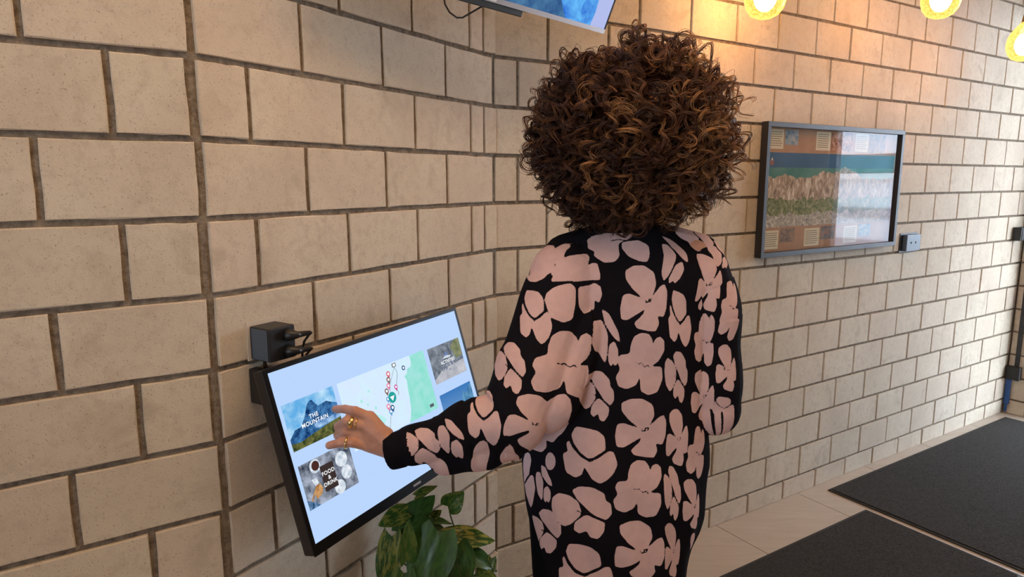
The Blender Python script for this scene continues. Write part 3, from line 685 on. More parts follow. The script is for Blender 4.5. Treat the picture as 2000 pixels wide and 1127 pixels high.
L_(796,1096,1.47, 799,1016,1.46, 37, .25, (.1,0,.5), fold=.3)                # bright upright leaf
L_(858,1040,1.50, 812,1185,1.44, 92, .06, (0,0,.8), fold=.3)                 # large drooping front leaf
L_(868,1052,1.58, 968,1054,1.60, 52, 1., (0,0,.9), fold=.35)                 # yellow streaked leaf to the right
L_(874,990,1.62, 905,962,1.62, 44, .35, (.2,-.2,.0), fold=.5, droop=.4)      # small curled leaf on a tall stem
L_(765,1048,1.55, 752,1180,1.52, 52, .9, (-.2,0,.5))                         # variegated leaf at the left
L_(796,1000,1.58, 738,1026,1.55, 44, .8, (0,0,.7))                           # leaf peeping from behind the screen
L_(812,968,1.62, 854,948,1.63, 20, .6, (.3,0,1.), fold=.2)
L_(905,1078,1.56, 977,1112,1.57, 40, .05, (.3,0,1.), fold=.3, droop=.35)     # dark drooping leaf at the right
L_(890,1066,1.53, 905,1165,1.50, 66, .10, (.1,0,.6), fold=.25)
L_(846,1012,1.62, 862,996,1.62, 20, .9, (0,0,.6))
L_(838,1016,1.62, 884,1022,1.62, 18, .05, (0,0,2.), fold=.3)
L_(862,1042,1.60, 838,1022,1.61, 24, .1, (0,0,1.))
L_(760,1075,1.56, 742,1120,1.54, 34, .5, (-.2,0,.4))
L_(838,1068,1.52, 872,1150,1.47, 46, .15, (0,0,.5))
L_(930,1120,1.54, 985,1170,1.52, 46, .6, (.2,0,.8)); L_(790,1120,1.46, 770,1240,1.44, 56, .3); L_(860,1150,1.42, 880,1260,1.40, 64, .3)
L_(960,1090,1.58, 950,1135,1.56, 24, .8, (.2,0,.5))
L_(820,1085,1.55, 786,1050,1.56, 40, .2, (0,0,.6)); L_(812,1030,1.60, 770,1060,1.58, 40, .1, (0,0,.6))
for i in range(14):                                                          # lower foliage round the pot
    a = random.uniform(0, 2*math.pi); r0 = random.uniform(.06,.12); z = random.uniform(.34,.50)
    b_ = PB + Vector((r0*math.cos(a), r0*math.sin(a)*.8, z)); leaf(b_, b_ + Vector((.09*math.cos(a), .07*math.sin(a), -.06)), .06, (math.cos(a)*.5, math.sin(a)*.5, 1), random.random()*.6)

# ------------------------------------------------------------------ person seen from behind, touching the screen
m_skin = mat('warm_skin', (.56,.285,.19), .5, sss=.25); q = NT(m_skin)
q.set(q.b, 'Base Color', q.ramp(q.noise(45, 4, .6, q.pos()).outputs[0], [(.3, (.50,.235,.15)), (.7, (.60,.315,.215))])); q.bump(q.noise(260, 3, .6, q.pos()).outputs[0], .12, .001)
m_trouser = mat('black_trouser_cloth', (.006,.006,.008), .9, spec=.05); m_shoe = mat('black_leather', (.012,.012,.012), .4); m_sole = mat('white_rubber_sole', (.6,.6,.58), .7)
m_nail = mat('pale_nail', (.72,.45,.38), .25); m_eye = mat('eye_white', (.8,.8,.8), .2); m_lip = mat('lip', (.42,.13,.11), .5)
def remesh(mb, voxel, smooth=6, name='body'):
    """fuse overlapping volumes into one continuous surface"""
    me = bpy.data.meshes.new(name); me.from_pydata([tuple(v) for v in mb.v], [], mb.f); me.update()
    o = bpy.data.objects.new(name, me); COL.objects.link(o)
    r = o.modifiers.new('r', 'REMESH'); r.mode = 'VOXEL'; r.voxel_size = voxel; r.adaptivity = 0
    if smooth: s = o.modifiers.new('s', 'SMOOTH'); s.iterations = smooth; s.factor = .5
    out = bpy.data.meshes.new_from_object(o.evaluated_get(bpy.context.evaluated_depsgraph_get()))
    bpy.data.objects.remove(o); bpy.data.meshes.remove(me)
    n = len(out.vertices); co = np.empty(n*3); out.vertices.foreach_get('co', co); co = co.reshape(-1, 3)
    fs = [tuple(p.vertices) for p in out.polygons]; bpy.data.meshes.remove(out)
    return co, fs
PX, PY = .235, 1.40
person = tag(empty('person', (PX, PY, 0)), 'person with big curly brown hair in black and pink flowered cardigan touching the screen', 'person')
# joints
LS, LE, LW = Vector((.095,1.355,1.262)), at(1004,815,1.235), Vector((-.236,1.246,.935))
RS, RE, RW = Vector((.402,1.385,1.268)), Vector((.436,1.375,.985)), Vector((.335,1.575,1.02))
HC = Vector((.246, 1.425, 1.525))
# --- bare body: head, neck, trunk, arms, legs in one surface
b = MB()
b.ellipsoid(HC, (.073,.092,.102)); b.ellipsoid(HC+Vector((0,.03,-.055)), (.054,.062,.062)); b.capsule(HC+Vector((0,.075,-.105)), .018, HC+Vector((0,.06,-.09)), .03)
b.capsule(HC+Vector((0,.088,-.005)), .010, HC+Vector((0,.104,-.03)), .013); b.capsule(HC+Vector((-.02,.086,-.063)), .009, HC+Vector((.02,.086,-.063)), .009)
for s in (-1, 1): b.ellipsoid(HC+Vector((s*.074,.0,-.015)), (.010,.018,.030)); b.ellipsoid(HC+Vector((s*.03,.072,.012)), (.018,.012,.008))
b.capsule(HC+Vector((0,-.012,-.07)), .054, (.249,1.395,1.36), .058)
b.capsule((.13,1.385,1.30), .06, (.375,1.395,1.30), .06); b.capsule((.17,1.395,1.20), .10, (.30,1.395,1.20), .10); b.capsule((.18,1.40,1.02), .09, (.28,1.40,1.02), .09); b.capsule((.15,1.40,.88), .10, (.30,1.40,.88), .10)
b.capsule(LS, .052, LE, .040); b.capsule(LE, .040, LW, .024); b.capsule(RS, .052, RE, .040); b.capsule(RE, .040, RW, .024)
LEGS = [((.135,1.405,.84), (.130,1.395,.46), (.128,1.39,.09)), ((.305,1.40,.84), (.315,1.40,.46), (.32,1.40,.09))]
for h_, k_, a_ in LEGS:
    b.capsule(h_, .085, k_, .052); b.capsule(k_, .052, (Vector(k_)*.6+Vector(a_)*.4), .054); b.capsule((Vector(k_)*.6+Vector(a_)*.4), .054, a_, .034)
    A_ = Vector(a_); b.capsule(A_+Vector((0,-.02,-.045)), .034, A_+Vector((0,.15,-.062)), .026)
co1, f1 = remesh(b, .007, 5)
# --- hands: palm and five jointed fingers
def finger(mb, pts, r0, r1):
    pts = [Vector(p) for p in pts]
    for i in range(len(pts)-1):
        a = r0 + (r1-r0)*i/(len(pts)-1); c = r0 + (r1-r0)*(i+1)/(len(pts)-1); mb.capsule(pts[i], a, pts[i+1], c, 12, 4)
        if i: mb.ellipsoid(pts[i], (a*1.06,)*3, 10, 8)
hb = MB(); wr = LW + Vector((.004,0,0))
K = {'i': at(722,815,1.262), 'm': at(717,833,1.256), 'r': at(714,852,1.257), 'p': at(716,870,1.255)}
hb.capsule(LE*.25+LW*.75, .027, wr, .0235, 14); hb.ellipsoid(wr, (.024,.02,.026))
for k_, r_ in (('i',.0135),('m',.0135),('r',.0132),('p',.0125)): hb.capsule(wr*.8+K[k_]*.2, .018, K[k_], r_, 12, 4)
for a_, c_ in (('i','m'),('m','r'),('r','p')): mid = (K[a_]+K[c_])/2; hb.capsule((wr+K[a_]+K[c_])/3, .0165, mid, .0125, 12, 4)
IT = at(655,799,1.288)
finger(hb, [K['i'], at(694,803,1.259), at(674,799,1.272), IT], .0108, .0080)
finger(hb, [K['m'], at(677,823,1.252), at(661,833,1.268), at(664,842,1.279)], .0112, .0090)
finger(hb, [K['r'], at(675,842,1.252), at(660,850,1.268), at(664,855,1.274)], .0108, .0086)
finger(hb, [K['p'], at(688,864,1.243), at(663,865,1.244), at(643,870,1.247)], .0112, .0082)
finger(hb, [wr*.62+K['i']*.38+Vector((0,.012,.004)), at(722,826,1.290), at(698,818,1.306), at(682,812,1.312)], .0145, .0085)
co2, f2 = remesh(hb, .0021, 4)
hb = MB(); hd = (RW-RE).normalized(); side = Vector((-.75,-.35,-.55)).normalized(); side = (side - hd*side.dot(hd)).normalized(); pn = hd.cross(side)
hb.capsule(RE*.2+RW*.8, .026, RW, .0235, 14)
for i, (o_, ln, cu) in enumerate(((-.027,.07,.3),(-.009,.078,.35),(.009,.073,.4),(.026,.058,.45))):
    kn = RW + hd*.085 + side*o_; hb.capsule(RW+hd*.015+side*o_*.5, .016, kn, .012, 12, 4)
    p = [kn]; ang = 0
    for j in range(3): ang += cu; p.append(p[-1] + (hd*math.cos(ang) + pn*math.sin(ang))*ln*(.45,.32,.25)[j])
    finger(hb, p, .0098, .0075)
finger(hb, [RW+hd*.025-side*.018, RW+hd*.055-side*.045+pn*.012, RW+hd*.085-side*.05+pn*.022, RW+hd*.105-side*.046+pn*.028], .0135, .0085)
co3, f3 = remesh(hb, .003, 3)
vs = np.vstack([co1, co2, co3]); fs = list(f1) + [tuple(i+len(co1) for i in f) for f in f2] + [tuple(i+len(co1)+len(co2) for i in f) for f in f3]
body = obj('body', vs.tolist(), fs, m_skin, person, True)
for s in (-1, 1): MB().ellipsoid(HC+Vector((s*.03,.080,0)), (.012,.010,.010)).build('eye', m_eye, body, True)
MB().ellipsoid(HC+Vector((0,.093,-.066)), (.024,.007,.009)).build('lips', m_lip, body, True)
nl = (IT - at(674,799,1.272)).normalized(); MB().ellipsoid(IT + Vector((.004,-.0055,-.003)), (.0058,.0028,.0046), 10, 8).build('fingernail', m_nail, body, True)
# --- rings
def ringobj(c, ax, r, w_, th, lab, flat=None):
    o = MB().torus(c, ax, r, w_, th, 28, 8); 
    if flat: o.ellipsoid(Vector(c)+Vector(flat[0]), flat[1], 12, 8)
    x = o.build('finger_ring', m_gold, person, True); x['label'] = lab; return x
d_m = (at(677,823,1.252)-K['m']).normalized(); d_p = (at(688,864,1.243)-K['p']).normalized()
cm = K['m']*.22 + at(677,823,1.252)*.78; ringobj(cm, d_m, .0112, .0042, .0014, 'wide gold signet ring', ((0,-.0116,.001), (.0052,.002,.0062)))
ringobj(K['m']*.44 + at(677,823,1.252)*.56, d_m, .0117, .0015, .0012, 'thin gold ring')
ringobj(at(677,865,1.2435), (at(663,865,1.244)-at(688,864,1.243)).normalized()+Vector((0,0,.18)), .0114, .0020, .0013, 'plain gold band')
# --- trousers and shoes
b = MB(); b.capsule((.155,1.40,.90), .118, (.29,1.40,.90), .118); b.capsule((.17,1.40,1.0), .10, (.28,1.40,1.0), .10)
for h_, k_, a_ in LEGS: b.capsule(h_, .108, k_, .078); b.capsule(k_, .078, Vector(a_)+Vector((0,0,.03)), .062)
co, ff = remesh(b, .009, 6); obj('trousers', co.tolist(), ff, m_trouser, person, True)
for h_, k_, a_ in LEGS:
    A_ = Vector((a_[0], a_[1], 0)); s = MB(); s.capsule(A_+Vector((0,-.03,.055)), .042, A_+Vector((0,.05,.052)), .042); s.capsule(A_+Vector((0,.05,.045)), .040, A_+Vector((0,.165,.040)), .032); s.capsule(A_+Vector((0,-.02,.08)), .045, A_+Vector((0,-.02,.11)), .045)
    co, ff = remesh(s, .006, 4); co[:, 2] = np.maximum(co[:, 2], .012); sh = obj('shoe', co.tolist(), ff, m_shoe, person, True)
    n_ = 28; pr = [(A_.x+(.041 if math.sin(2*math.pi*i/n_) < .2 else .036)*math.cos(2*math.pi*i/n_), A_.y+.062+.132*math.sin(2*math.pi*i/n_)) for i in range(n_)]
    obj('sole', [(x, y, .001) for x, y in pr]+[(x, y, .020) for x, y in pr], [tuple(reversed(range(n_))), tuple(range(n_, 2*n_))]+[(i, (i+1) % n_, n_+(i+1) % n_, n_+i) for i in range(n_)], m_sole, sh)
# --- long knitted cardigan: trunk and sleeves fused, pattern knitted in as a per-vertex distance field
RG = np.array([  # z, centre x, centre y, half width, half depth
 (1.385,.250,1.393,.056,.058),(1.362,.252,1.393,.066,.066),(1.340,.252,1.390,.118,.078),(1.318,.250,1.389,.155,.090),(1.285,.248,1.388,.168,.103),(1.244,.248,1.388,.172,.112),(1.155,.242,1.388,.172,.118),
 (1.065,.238,1.390,.176,.118),(.973,.234,1.392,.186,.120),(.900,.230,1.395,.198,.126),(.855,.228,1.396,.205,.130),(.800,.226,1.397,.203,.132),(.760,.227,1.398,.198,.133),(.734,.229,1.398,.194,.133),(.690,.231,1.398,.183,.132),(.660,.230,1.398,.174,.130),(.576,.224,1.397,.164,.126),(.500,.222,1.395,.161,.122)])
def rings(z):
    o = np.argsort(RG[:, 0]); return [np.interp(z, RG[o, 0], RG[o, i]) for i in (1, 2, 3, 4)]
m = MB(); NT_ = 48; zz = np.linspace(1.385, .50, 46)
for z in zz:
    cx, cy, a_, b_ = rings(z)
    for j in range(NT_):
        t = 2*math.pi*j/NT_; c_, s_ = math.cos(t), math.sin(t); e_ = 2/2.35
        m.v.append(Vector((cx+a_*math.copysign(abs(c_)**e_, c_), cy+b_*math.copysign(abs(s_)**e_, s_), z)))
for i in range(len(zz)-1):
    for j in range(NT_): k = i*NT_+j; k2 = i*NT_+(j+1) % NT_; m.f.append((k, k2, k2+NT_, k+NT_))
m.f.append(tuple(range(NT_))); m.f.append(tuple(reversed(range((len(zz)-1)*NT_, len(zz)*NT_))))
SL = {1: [(LS+Vector((.02,.01,.0)), .082), (LS*.72+LE*.28+Vector((.012,0,0)), .076), (LS*.35+LE*.65+Vector((.006,0,0)), .074), (LE, .068), (LE*.72+LW*.28, .060), (LE*.42+LW*.58, .047), (LE*.16+LW*.84, .040), (LE*.11+LW*.89, .0355), (LW+Vector((.006,0,.002)), .0335)],
      2: [(RS+Vector((-.02,.01,.0)), .080), (RS*.72+RE*.28, .074), (RS*.35+RE*.65, .066), (RE, .060), (RE*.7+RW*.3, .054), (RE*.4+RW*.6, .046), (RE*.14+RW*.86, .037), (RW, .034)]}
for k in SL:
    for (p0, r0), (p1, r1) in zip(SL[k][:-2], SL[k][1:-1]): m.capsule(p0, r0, p1, r1, 20, 5) if (p1 != SL[k][-2][0]) else m.tube([p0, p1], [r0, r1], 24)
    (p0, r0), (p1, r1) = SL[k][-2:]; m.tube([p0*1.02-p1*.02, p1 + (p1-p0).normalized()*.016], [r0, r1], 24)
m.capsule(at(1135,640,1.315), .055, at(1072,790,1.262), .056, 20, 5)      # wide dolman underarm
m.capsule(at(868,893,1.245), .036, at(975,864,1.236), .048, 18, 5)
m.capsule((.115,1.383,1.302), .052, (.20,1.388,1.328), .050); m.capsule((.39,1.39,1.302), .052, (.30,1.39,1.328), .050)
cw, cf = remesh(m, .0031, 7, 'cardigan')
SLA = {k: (np.array([tuple(p) for p, r in SL[k]]), np.array([r for p, r in SL[k]])) for k in SL}
_ph = np.linspace(-math.pi, math.pi, 721); _ds = np.sqrt((.19*np.cos(_ph))**2 + (.12*np.sin(_ph))**2); _arc = np.concatenate([[0], np.cumsum((_ds[1:]+_ds[:-1])/2*np.diff(_ph))]); _arc -= np.interp(0, _ph, _arc)
_n = np.cross(np.array(LE-LS), np.array(LW-LE)); _n /= np.linalg.norm(_n); FY = np.array(LS-LE); FY /= np.linalg.norm(FY); FX = np.cross(FY, _n); FX /= np.linalg.norm(FX)
def cloth(p):
    """fabric coordinates of surface points: piece (0 trunk, 1 left sleeve, 2 right sleeve), around, along, local radius"""
    p = np.asarray(p, float).reshape(-1, 3); n = len(p)
    cx, cy, a_, b_ = rings(p[:, 2]); X = (p[:, 0]-cx)/a_; Y = -(p[:, 1]-cy)/b_
    along = np.zeros(n); piece = np.zeros(n, int); best = (np.hypot(X, Y)-1)*b_; u = np.interp(np.arctan2(X, Y), _ph, _arc); v = p[:, 2].copy(); rr = np.ones(n)*a_/.19
    for k, (A, Rr) in SLA.items():
        L0 = 0; bd = np.full(n, 9.); bu = np.zeros(n); bv = np.zeros(n); br = np.ones(n)
        for i in range(len(A)-1):
            d = A[i+1]-A[i]; L = np.linalg.norm(d); d = d/L; t = np.clip((p-A[i])@d, 0, L); qv = p-A[i]-np.outer(t, d); r_ = Rr[i]+(Rr[i+1]-Rr[i])*t/L
            e1 = np.array([0, -1., 0]); e1 -= d*(e1@d); e1 /= np.linalg.norm(e1); e2 = np.cross(d, e1)
            ds = np.linalg.norm(qv, axis=1)-r_; s = ds < bd
            bd[s] = ds[s]; bu[s] = np.arctan2(qv@e2, qv@e1)[s]; bv[s] = (L0+(p-A[i])@d)[s] if i in (0, len(A)-2) else (L0+t)[s]; br[s] = r_[s]; L0 += L
        s = (bd < best) & (bv > .035); piece[s] = k; best = np.where(s, bd, best)
        if k == 1:               # the left sleeve is cut flat: two panels in the plane of the bent arm
            g = p - np.array(LE); u[s] = (g@FX)[s]; v[s] = (g@FY)[s]; rr[s] = 1.; along[s] = bv[s]
        else: u[s] = bu[s]; v[s] = bv[s]; rr[s] = br[s]
    return piece, u, v, rr, along

TPL = {}
KS = .000354
def tpl(name, c, polys, marks=()):
    f = lambda P: np.array([((x-c[0])*KS, -(y-c[1])*KS) for x, y in P])
    def rnd(P):                  # round the traced corners
        for _ in range(2): N = np.roll(P, -1, 0); P = np.stack([P*.86+N*.14, P*.14+N*.86], 1).reshape(-1, 2)
        return P
    TPL[name] = ([rnd(f(P)) for P in polys], [f(P) for P in marks])
tpl('S', (845,490), [[(805,470),(760,430),(722,375),(722,325),(770,298),(830,296),(885,335),(893,400),(866,468),(890,440),(915,410),(940,398),(953,440),(950,530),(935,582),(900,575),(910,620),(892,662),(850,660),(785,645),(768,615),(818,565),(826,538),(790,560),(730,600),(695,595),(688,530),(700,460),(735,450),(800,475)]], [[(826,484),(832,500),(848,496),(846,480),(864,476),(858,496)]])
tpl('C', (815,870), [[(745,808),(750,760),(768,712),(805,692),(850,697),(870,725),(876,752),(890,722),(915,712),(938,735),(940,790),(910,848),(870,878),(930,880),(936,950),(905,1022),(850,1036),(806,1012),(803,935),(782,978),(725,1002),(678,986),(664,935),(690,892),(674,852),(690,815)]], [[(782,858),(800,862),(812,858)],[(812,858),(830,880),(852,872),(862,884)]])
tpl('B', (520,435), [[(412,300),(436,252),(500,262),(560,275),(600,310),(608,385),(560,410),(535,425),(505,428),(460,395),(425,345)],[(398,330),(420,375),(462,420),(510,446),(560,432),(625,392),(655,400),(678,470),(650,525),(612,560),(575,577),(530,550),(500,500),(486,478),(470,525),(430,545),(375,515),(362,410),(392,395),(384,350)]], [[(500,430),(512,446),(534,440),(538,426)]])
tpl('D', (470,745), [[(450,690),(400,655),(340,638),(307,665),(305,720),(322,790),(370,828),(410,815),(462,765),(468,735)],[(408,625),(450,600),(520,605),(590,650),(600,690),(632,712),(640,770),(605,802),(540,765),(490,718),(440,672)],[(478,765),(430,805),(420,850),(450,870),(492,848),(510,885),(552,895),(590,860),(597,815),(560,792),(500,758)]], [[(445,738),(470,748),(488,740)]])
tpl('E', (990,262), [[(900,180),(938,180),(985,245),(975,350),(960,375),(920,330),(895,230)],[(992,290),(1030,272),(1060,310),(1060,360),(1040,388),(1020,372),(1005,390),(985,360)],[(935,130),(990,150),(1060,230),(1075,278),(1040,265),(1005,240),(960,195)]])
tpl('F', (430,400), [[(290,385),(305,340),(330,290),(370,250),(430,235),(475,255),(478,300),(510,285),(560,285),(595,340),(590,378),(480,382),(360,392)],[(255,490),(265,450),(310,420),(400,402),(430,430),(425,520),(410,600),(360,622),(290,590)],[(442,420),(540,395),(590,415),(595,460),(560,510),(520,490),(512,545),(470,565),(442,530)]])
tpl('G', (690,140), [[(505,145),(545,112),(620,84),(760,88),(745,120),(680,150),(690,230),(650,265),(590,272),(545,230),(552,202),(512,185)],[(700,142),(790,135),(850,170),(860,230),(832,271),(790,265),(740,235),(700,180)]], [[(640,132),(680,125),(720,134)]])
tpl('P', (0,0), [[(math.cos(a_*.5236)*60, math.sin(a_*.5236)*100) for a_ in range(12)]])
FLOWERS = [('S',0,0.0216,1.2323,1.02,0.04,0.01,1.01),('C',0,0.0194,1.1028,1.02,0.07,0.01,0.95),('S',0,0.0345,0.968,0.92,0.05,0.02,1.03),('C',0,0.0296,0.8401,0.99,0.06,0.03,0.98),('S',0,0.043,0.7044,0.9,0.05,0.05,1.0),('G',0,-0.0639,1.3447,1.02,0.57,-0.02,1.17),('F',1,-0.0491,0.2772,-1.01,0.3,0.39,0.93),('F',0,-0.1163,1.2642,1.8,0.26,0.02,1.04),('E',0,0.0889,1.3092,1.16,-0.63,0.03,0.99),('S',0,0.1598,1.2583,2.27,-0.39,0.07,1.13),('S',2,-0.1515,0.0263,-1.63,0.58,-0.39,-1.03),('B',0,0.0969,1.1864,2.21,0.21,0.07,1.01),('C',0,0.1704,1.1393,1.61,0.17,0.19,1.09),('C',2,0.3525,0.1341,-2.43,0.24,-0.07,-1.09),('D',0,0.0972,1.0751,2.38,0.13,0.1,0.95),('S',0,0.1807,1.0175,1.28,0.01,0.26,1.13),('S',2,0.5222,0.2521,-2.06,0.21,-0.18,-1.16),('S',0,0.1052,0.9423,1.98,0.0,0.14,1.06),('C',0,0.1505,0.9023,1.72,-0.09,0.28,1.04),('D',0,0.0932,0.8282,3.07,0.23,0.13,0.87),('S',0,0.1468,0.788,1.77,0.27,0.36,1.16),('S',0,0.1122,0.6921,2.38,0.46,0.27,1.04),('P',0,0.1704,0.6948,1.5,0.67,0.71,1.54),('B',0,-0.0679,0.9053,1.04,0.12,-0.07,0.95),('D',0,-0.0772,0.7906,0.99,-0.03,-0.11,0.92),('B',0,-0.0815,0.6466,0.99,-0.02,-0.17,0.88),('E',0,-0.056,1.1565,1.38,0.1,0.01,0.79),('D',1,-0.1324,0.0941,-1.93,0.41,0.78,1.08),('D',0,-0.0714,1.0382,1.74,0.12,-0.04,0.97),('B',0,-0.2061,0.8171,1.48,0.04,-0.38,0.87),('E',0,-0.1506,0.8363,1.51,0.06,-0.34,1.1),('P',0,-0.1437,0.8882,1.65,0.31,-0.46,1.81),('D',0,-0.1668,0.7231,1.4,-0.41,-0.44,1.02),('C',2,-0.5442,0.0868,-1.78,0.64,-0.27,-1.06),('S',2,-0.3137,0.1987,-1.92,0.1,-0.23,-1.3),('B',2,-0.101,0.2807,-2.08,0.14,-0.28,-2.42),('G',0,0.2384,1.3595,4.16,-5.21,0.08,1.17),('E',0,0.212,1.3135,1.14,-1.11,0.16,1.61),('C',1,-0.0738,0.1195,-0.78,0.28,0.5,0.89),('B',1,0.0039,0.1841,-1.58,0.53,0.19,1.01),('P',0,-0.1839,1.2982,0.65,0.09,0.22,1.05),('P',1,0.0327,0.3016,-0.65,-0.14,-0.38,0.78),('P',0,-0.1551,1.3174,2.39,1.57,0.71,2.21),('D',1,0.0265,0.0829,-1.6,0.58,0.17,1.0),('S',1,-0.054,-0.0035,-1.02,0.03,0.25,1.31),('S',0,-0.1913,0.9532,0.65,-0.02,-0.12,1.09),('P',1,-0.0142,-0.0771,0.22,1.04,2.97,0.4),('P',1,-0.0799,0.0245,-0.92,-0.11,0.04,0.8),('P',0,-0.151,0.983,0.64,-0.09,0.05,0.69),('D',1,0.1504,-0.109,-1.43,0.36,0.4,1.32),('E',1,0.0924,-0.0745,-1.08,0.28,0.37,1.28),('B',1,0.0406,-0.0242,-1.53,0.54,0.27,0.99),('P',1,0.1087,-0.1374,-0.74,-0.88,-1.67,1.35),('P',1,0.0351,-0.0948,0.11,0.69,2.36,0.35),('P',1,-0.0134,-0.0757,0.2,0.97,3.13,0.44)]
def sdf_poly(P, x, y):
    A = P; Bq = np.roll(P, -1, 0); d2 = np.full(len(x), 9.); ins = np.zeros(len(x), bool)
    for (x0, y0), (x1, y1) in zip(A, Bq):
        ex, ey = x1-x0, y1-y0; t = np.clip(((x-x0)*ex+(y-y0)*ey)/(ex*ex+ey*ey+1e-12), 0, 1)
        d2 = np.minimum(d2, (x-x0-t*ex)**2+(y-y0-t*ey)**2)
        ins ^= ((y0 > y) != (y1 > y)) & (x < (x1-x0)*(y-y0)/((y1-y0) if y1 != y0 else 1e-12)+x0)
    return np.where(ins, 1, -1)*np.sqrt(d2)
def d_line(P, x, y):
    d2 = np.full(len(x), 9.)
    for (x0, y0), (x1, y1) in zip(P[:-1], P[1:]):
        ex, ey = x1-x0, y1-y0; t = np.clip(((x-x0)*ex+(y-y0)*ey)/(ex*ex+ey*ey+1e-12), 0, 1); d2 = np.minimum(d2, (x-x0-t*ex)**2+(y-y0-t*ey)**2)
    return np.sqrt(d2)
piece, cu_, cv_, cr_, cal = cloth(cw)
petal = np.full(len(cw), -.02)
for (nm, pc, u0, v0, j11, j12, j21, j22) in FLOWERS:
    du = cu_-u0
    if pc == 2: du = (du+math.pi) % (2*math.pi)-math.pi
    du = du*cr_; dv = cv_-v0
    sel = np.where((piece == pc) & (np.abs(du) < .12) & (np.abs(dv) < .12))[0]; s_ = 1/math.sqrt(abs(j11*j22-j12*j21))
    if not len(sel): continue
    x = j11*du[sel]+j12*dv[sel]; y = j21*du[sel]+j22*dv[sel]
    d = np.full(len(sel), -.02)
    for Pq in TPL[nm][0]: d = np.maximum(d, sdf_poly(Pq, x, y))
    for Pq in TPL[nm][1]: d = np.minimum(d, d_line(Pq, x, y)-.0013)
    petal[sel] = np.maximum(petal[sel], d*s_)
cuff = (piece == 1) & (cal > sum(np.linalg.norm(SLA[1][0][i+1]-SLA[1][0][i]) for i in range(6))-.004); petal[cuff] = -.02
# soft folds in the knit
nrm = np.zeros_like(cw); tri = np.array([f[:3] for f in cf]); fn_ = np.cross(cw[tri[:, 1]]-cw[tri[:, 0]], cw[tri[:, 2]]-cw[tri[:, 0]])
for i in range(3): np.add.at(nrm, tri[:, i], fn_)
nrm /= np.linalg.norm(nrm, axis=1, keepdims=True)+1e-12
fold = .0028*np.sin(cu_*95+np.sin(cv_*9)*1.6)*np.clip((1.15-cv_)*2.2, 0, 1) + .0022*np.sin(cv_*38+cu_*25)
_al = np.where(piece == 1, cal, cv_)
sl = .0050*np.sin(_al*66+np.sin(cw[:, 2]*30)*1.4)*np.exp(-((_al-.34)/.12)**2)+.0022*np.sin(_al*48+cw[:, 2]*14)
cw2 = cw + nrm*np.where(piece == 0, fold, sl)[:, None]
m_knit = mat('black_and_pink_knit', (.5,.3,.28), .9, spec=.12); q = NT(m_knit)
pa = q.n('ShaderNodeAttribute', attribute_name='petal').outputs['Fac']
jit = q.math('MULTIPLY', q.math('SUBTRACT', q.noise(330, 2, .5, q.uv()).outputs[0], .5), .0016)
fac = q.n('ShaderNodeMapRange', {'Value': q.math('ADD', pa, jit), 'From Min': -.0004, 'From Max': .0004}).outputs[0]
pk = q.ramp(q.noise(60, 3, .5, q.uv()).outputs[0], [(.3, (.64,.43,.405)), (.7, (.70,.475,.445))])
q.set(q.b, 'Base Color', q.mix(fac, (.009,.008,.011), pk)); q.b.inputs['Specular IOR Level'].default_value = .04
wv = q.n('ShaderNodeTexWave', {'Scale': 150., 'Distortion': 2., 'Detail': 2., 'Vector': q.uv()}); q.bump(q.math('ADD', wv.outputs[1], q.noise(500, 2, .5, q.uv()).outputs[0]), .18, .001)
card = obj('cardigan', cw2.tolist(), cf, m_knit, person, True)
a = card.data.attributes.new('petal', 'FLOAT', 'POINT'); a.data.foreach_set('value', petal.astype(np.float32))
# --- curly hair: bundles of spiral strands springing from the scalp
m_hair = mat('curly_brown_hair', (.05,.02,.01), .46, spec=.32); q = NT(m_hair)
ha = q.n('ShaderNodeAttribute', attribute_name='tone').outputs['Fac']
q.set(q.b, 'Base Color', q.ramp(ha, [(0, (.016,.006,.004)), (.35, (.062,.022,.011)), (.65, (.17,.066,.024)), (1, (.42,.20,.07))])); q.set(q.b, 'Specular IOR Level', q.n('ShaderNodeMapRange', {'Value': ha, 'From Min': 0., 'From Max': .1, 'To Min': 0., 'To Max': .34}).outputs[0])
hc = np.array([.245, 1.385, 1.556]); HRX, HRY, HRZ = .214, .190, .203
def outer(d):                    # radius of the hair ball in direction d (fuller low at the sides, tucked at the nape)
    r = 1/np.sqrt((d[0]/HRX)**2+(d[1]/HRY)**2+(d[2]/HRZ)**2)
    return r*(1+.035*mnoise.noise(Vector((d[0]*2.3, d[1]*2.3, d[2]*2.3))) )
core = MB(); core.ellipsoid(hc+np.array([0,0,.0]), (HRX*.72, HRY*.72, HRZ*.72), 40, 26)
core.v = [Vector(hc) + (v-Vector(hc))*(1+.07*mnoise.noise(v*28)) for v in core.v]
HV = [np.array([tuple(v) for v in core.v])]; HF = [tuple(f) for f in core.f]; HT = [np.full(len(core.v), .0)]
nv = len(core.v)
NCL, NST, NP = 900, 8, 40
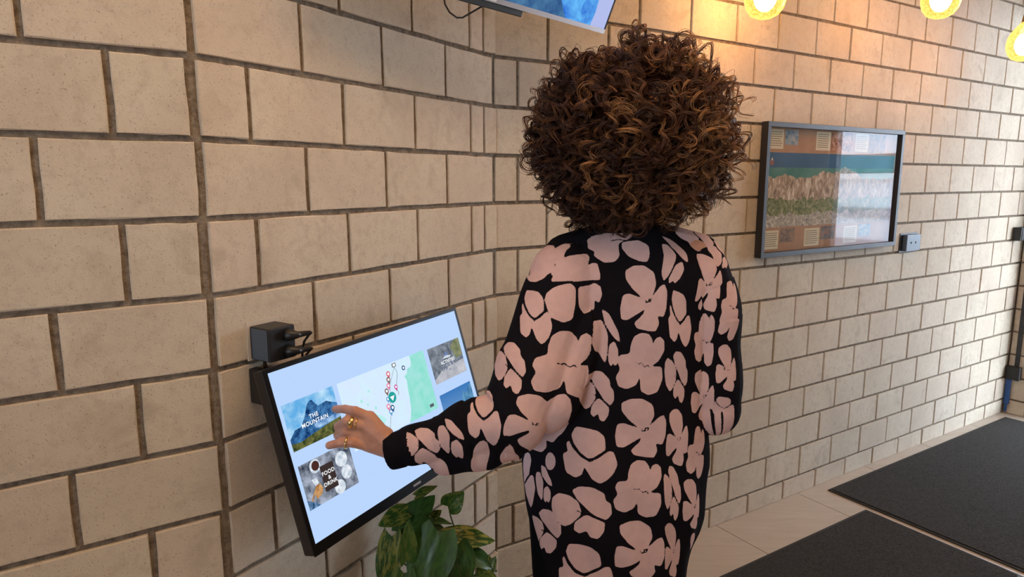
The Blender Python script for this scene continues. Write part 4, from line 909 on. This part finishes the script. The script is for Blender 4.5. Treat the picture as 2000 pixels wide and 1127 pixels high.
for ci in range(NCL):
    while True:
        d = rng.normal(size=3); d /= np.linalg.norm(d)
        if d[2] < -.93: continue
        if d[1] > .72 and d[2] < .25 and abs(d[0]) < .55: continue      # open at the face
        if d[1] > .2 and rng.random() < .45: continue
        break
    Ro = outer(d)*(rng.uniform(.86, 1.02) if rng.random() < .82 else rng.uniform(1.0, 1.10)); L0 = Ro*rng.uniform(.50, .64)
    root = hc + d*L0; tip = hc + d*Ro
    dn = np.array([0,0,-1.]); tan = dn - d*(dn@d); tl = np.linalg.norm(tan)
    tan = tan/tl if tl > .15 else np.cross(d, rng.normal(size=3)); tan /= np.linalg.norm(tan)
    tan = tan + rng.normal(size=3)*.45; tan -= d*(tan@d); tan /= np.linalg.norm(tan)
    hang = rng.uniform(.05, .125)
    ctrl = root + d*(Ro-L0)*1.02 ; end = d*Ro + tan*hang; end = hc + end/np.linalg.norm(end)*Ro*rng.uniform(.93, 1.05)
    t = np.linspace(0, 1, NP)[:, None]
    path = (1-t)**2*root + 2*t*(1-t)*ctrl + t**2*end
    dr = np.gradient(path, axis=0); dr /= np.linalg.norm(dr, axis=1, keepdims=True)
    e1 = np.cross(dr, d+rng.normal(size=3)*.3); e1 /= np.linalg.norm(e1, axis=1, keepdims=True)+1e-9; e2 = np.cross(dr, e1)
    rad = rng.choice([.009,.012,.015,.0185], p=[.22,.33,.29,.16])*rng.uniform(.85,1.15)*np.clip(t*2.0+.15, 0, 1)*(1-.2*t); turns = rng.uniform(2.6, 4.6); ph = rng.uniform(0, 6.28); sg = rng.choice([-1, 1])
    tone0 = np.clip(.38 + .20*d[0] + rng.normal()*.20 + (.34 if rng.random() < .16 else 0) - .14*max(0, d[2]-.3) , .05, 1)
    for si in range(NST):
        wob = rng.normal(size=2)*.0012; dph = rng.normal()*.15; fz = rng.random() < .06
        a_ = ph + dph + sg*2*math.pi*turns*(t + (.05*np.sin(5*t+rng.random()*6) if fz else 0)); rk = rad*(1+rng.normal()*.10) * (1.5 if fz else 1)
        pt = path + e1*(np.cos(a_)*rk+wob[0]*(1+t)) + e2*(np.sin(a_)*rk+wob[1]*(1+t))
        th = rng.uniform(.0006, .0012)*(1-.72*t**2.5)*(.6 if fz else 1)
        dp = np.gradient(pt, axis=0); dp /= np.linalg.norm(dp, axis=1, keepdims=True); s1 = np.cross(dp, d); s1 /= np.linalg.norm(s1, axis=1, keepdims=True)+1e-9; s2 = np.cross(dp, s1)
        ringv = np.stack([pt + (s1*math.cos(k*2.0944)+s2*math.sin(k*2.0944))*th for k in range(3)], 1).reshape(-1, 3)
        HV.append(ringv); HT.append(np.repeat(np.clip(tone0+.16*(t[:, 0]-.4)+rng.normal()*.05, 0, 1), 3))
        for i in range(NP-1):
            o_ = nv+i*3
            HF += [(o_, o_+1, o_+4, o_+3), (o_+1, o_+2, o_+5, o_+4), (o_+2, o_, o_+3, o_+5)]
        nv += NP*3
HVa = np.vstack(HV); HTa = np.concatenate(HT)
off = np.array(rootloc(person)); me = bpy.data.meshes.new('hair'); me.from_pydata((HVa-off).tolist(), [], HF); me.polygons.foreach_set('use_smooth', [True]*len(me.polygons)); me.materials.append(m_hair)
a = me.attributes.new('tone', 'FLOAT', 'POINT'); a.data.foreach_set('value', HTa.astype(np.float32)); me.update()
hair = link(bpy.data.objects.new('hair', me)); hair.parent = person; hair['kind'] = 'stuff'; hair['label'] = 'big ball of tight dark brown curls with golden ends'
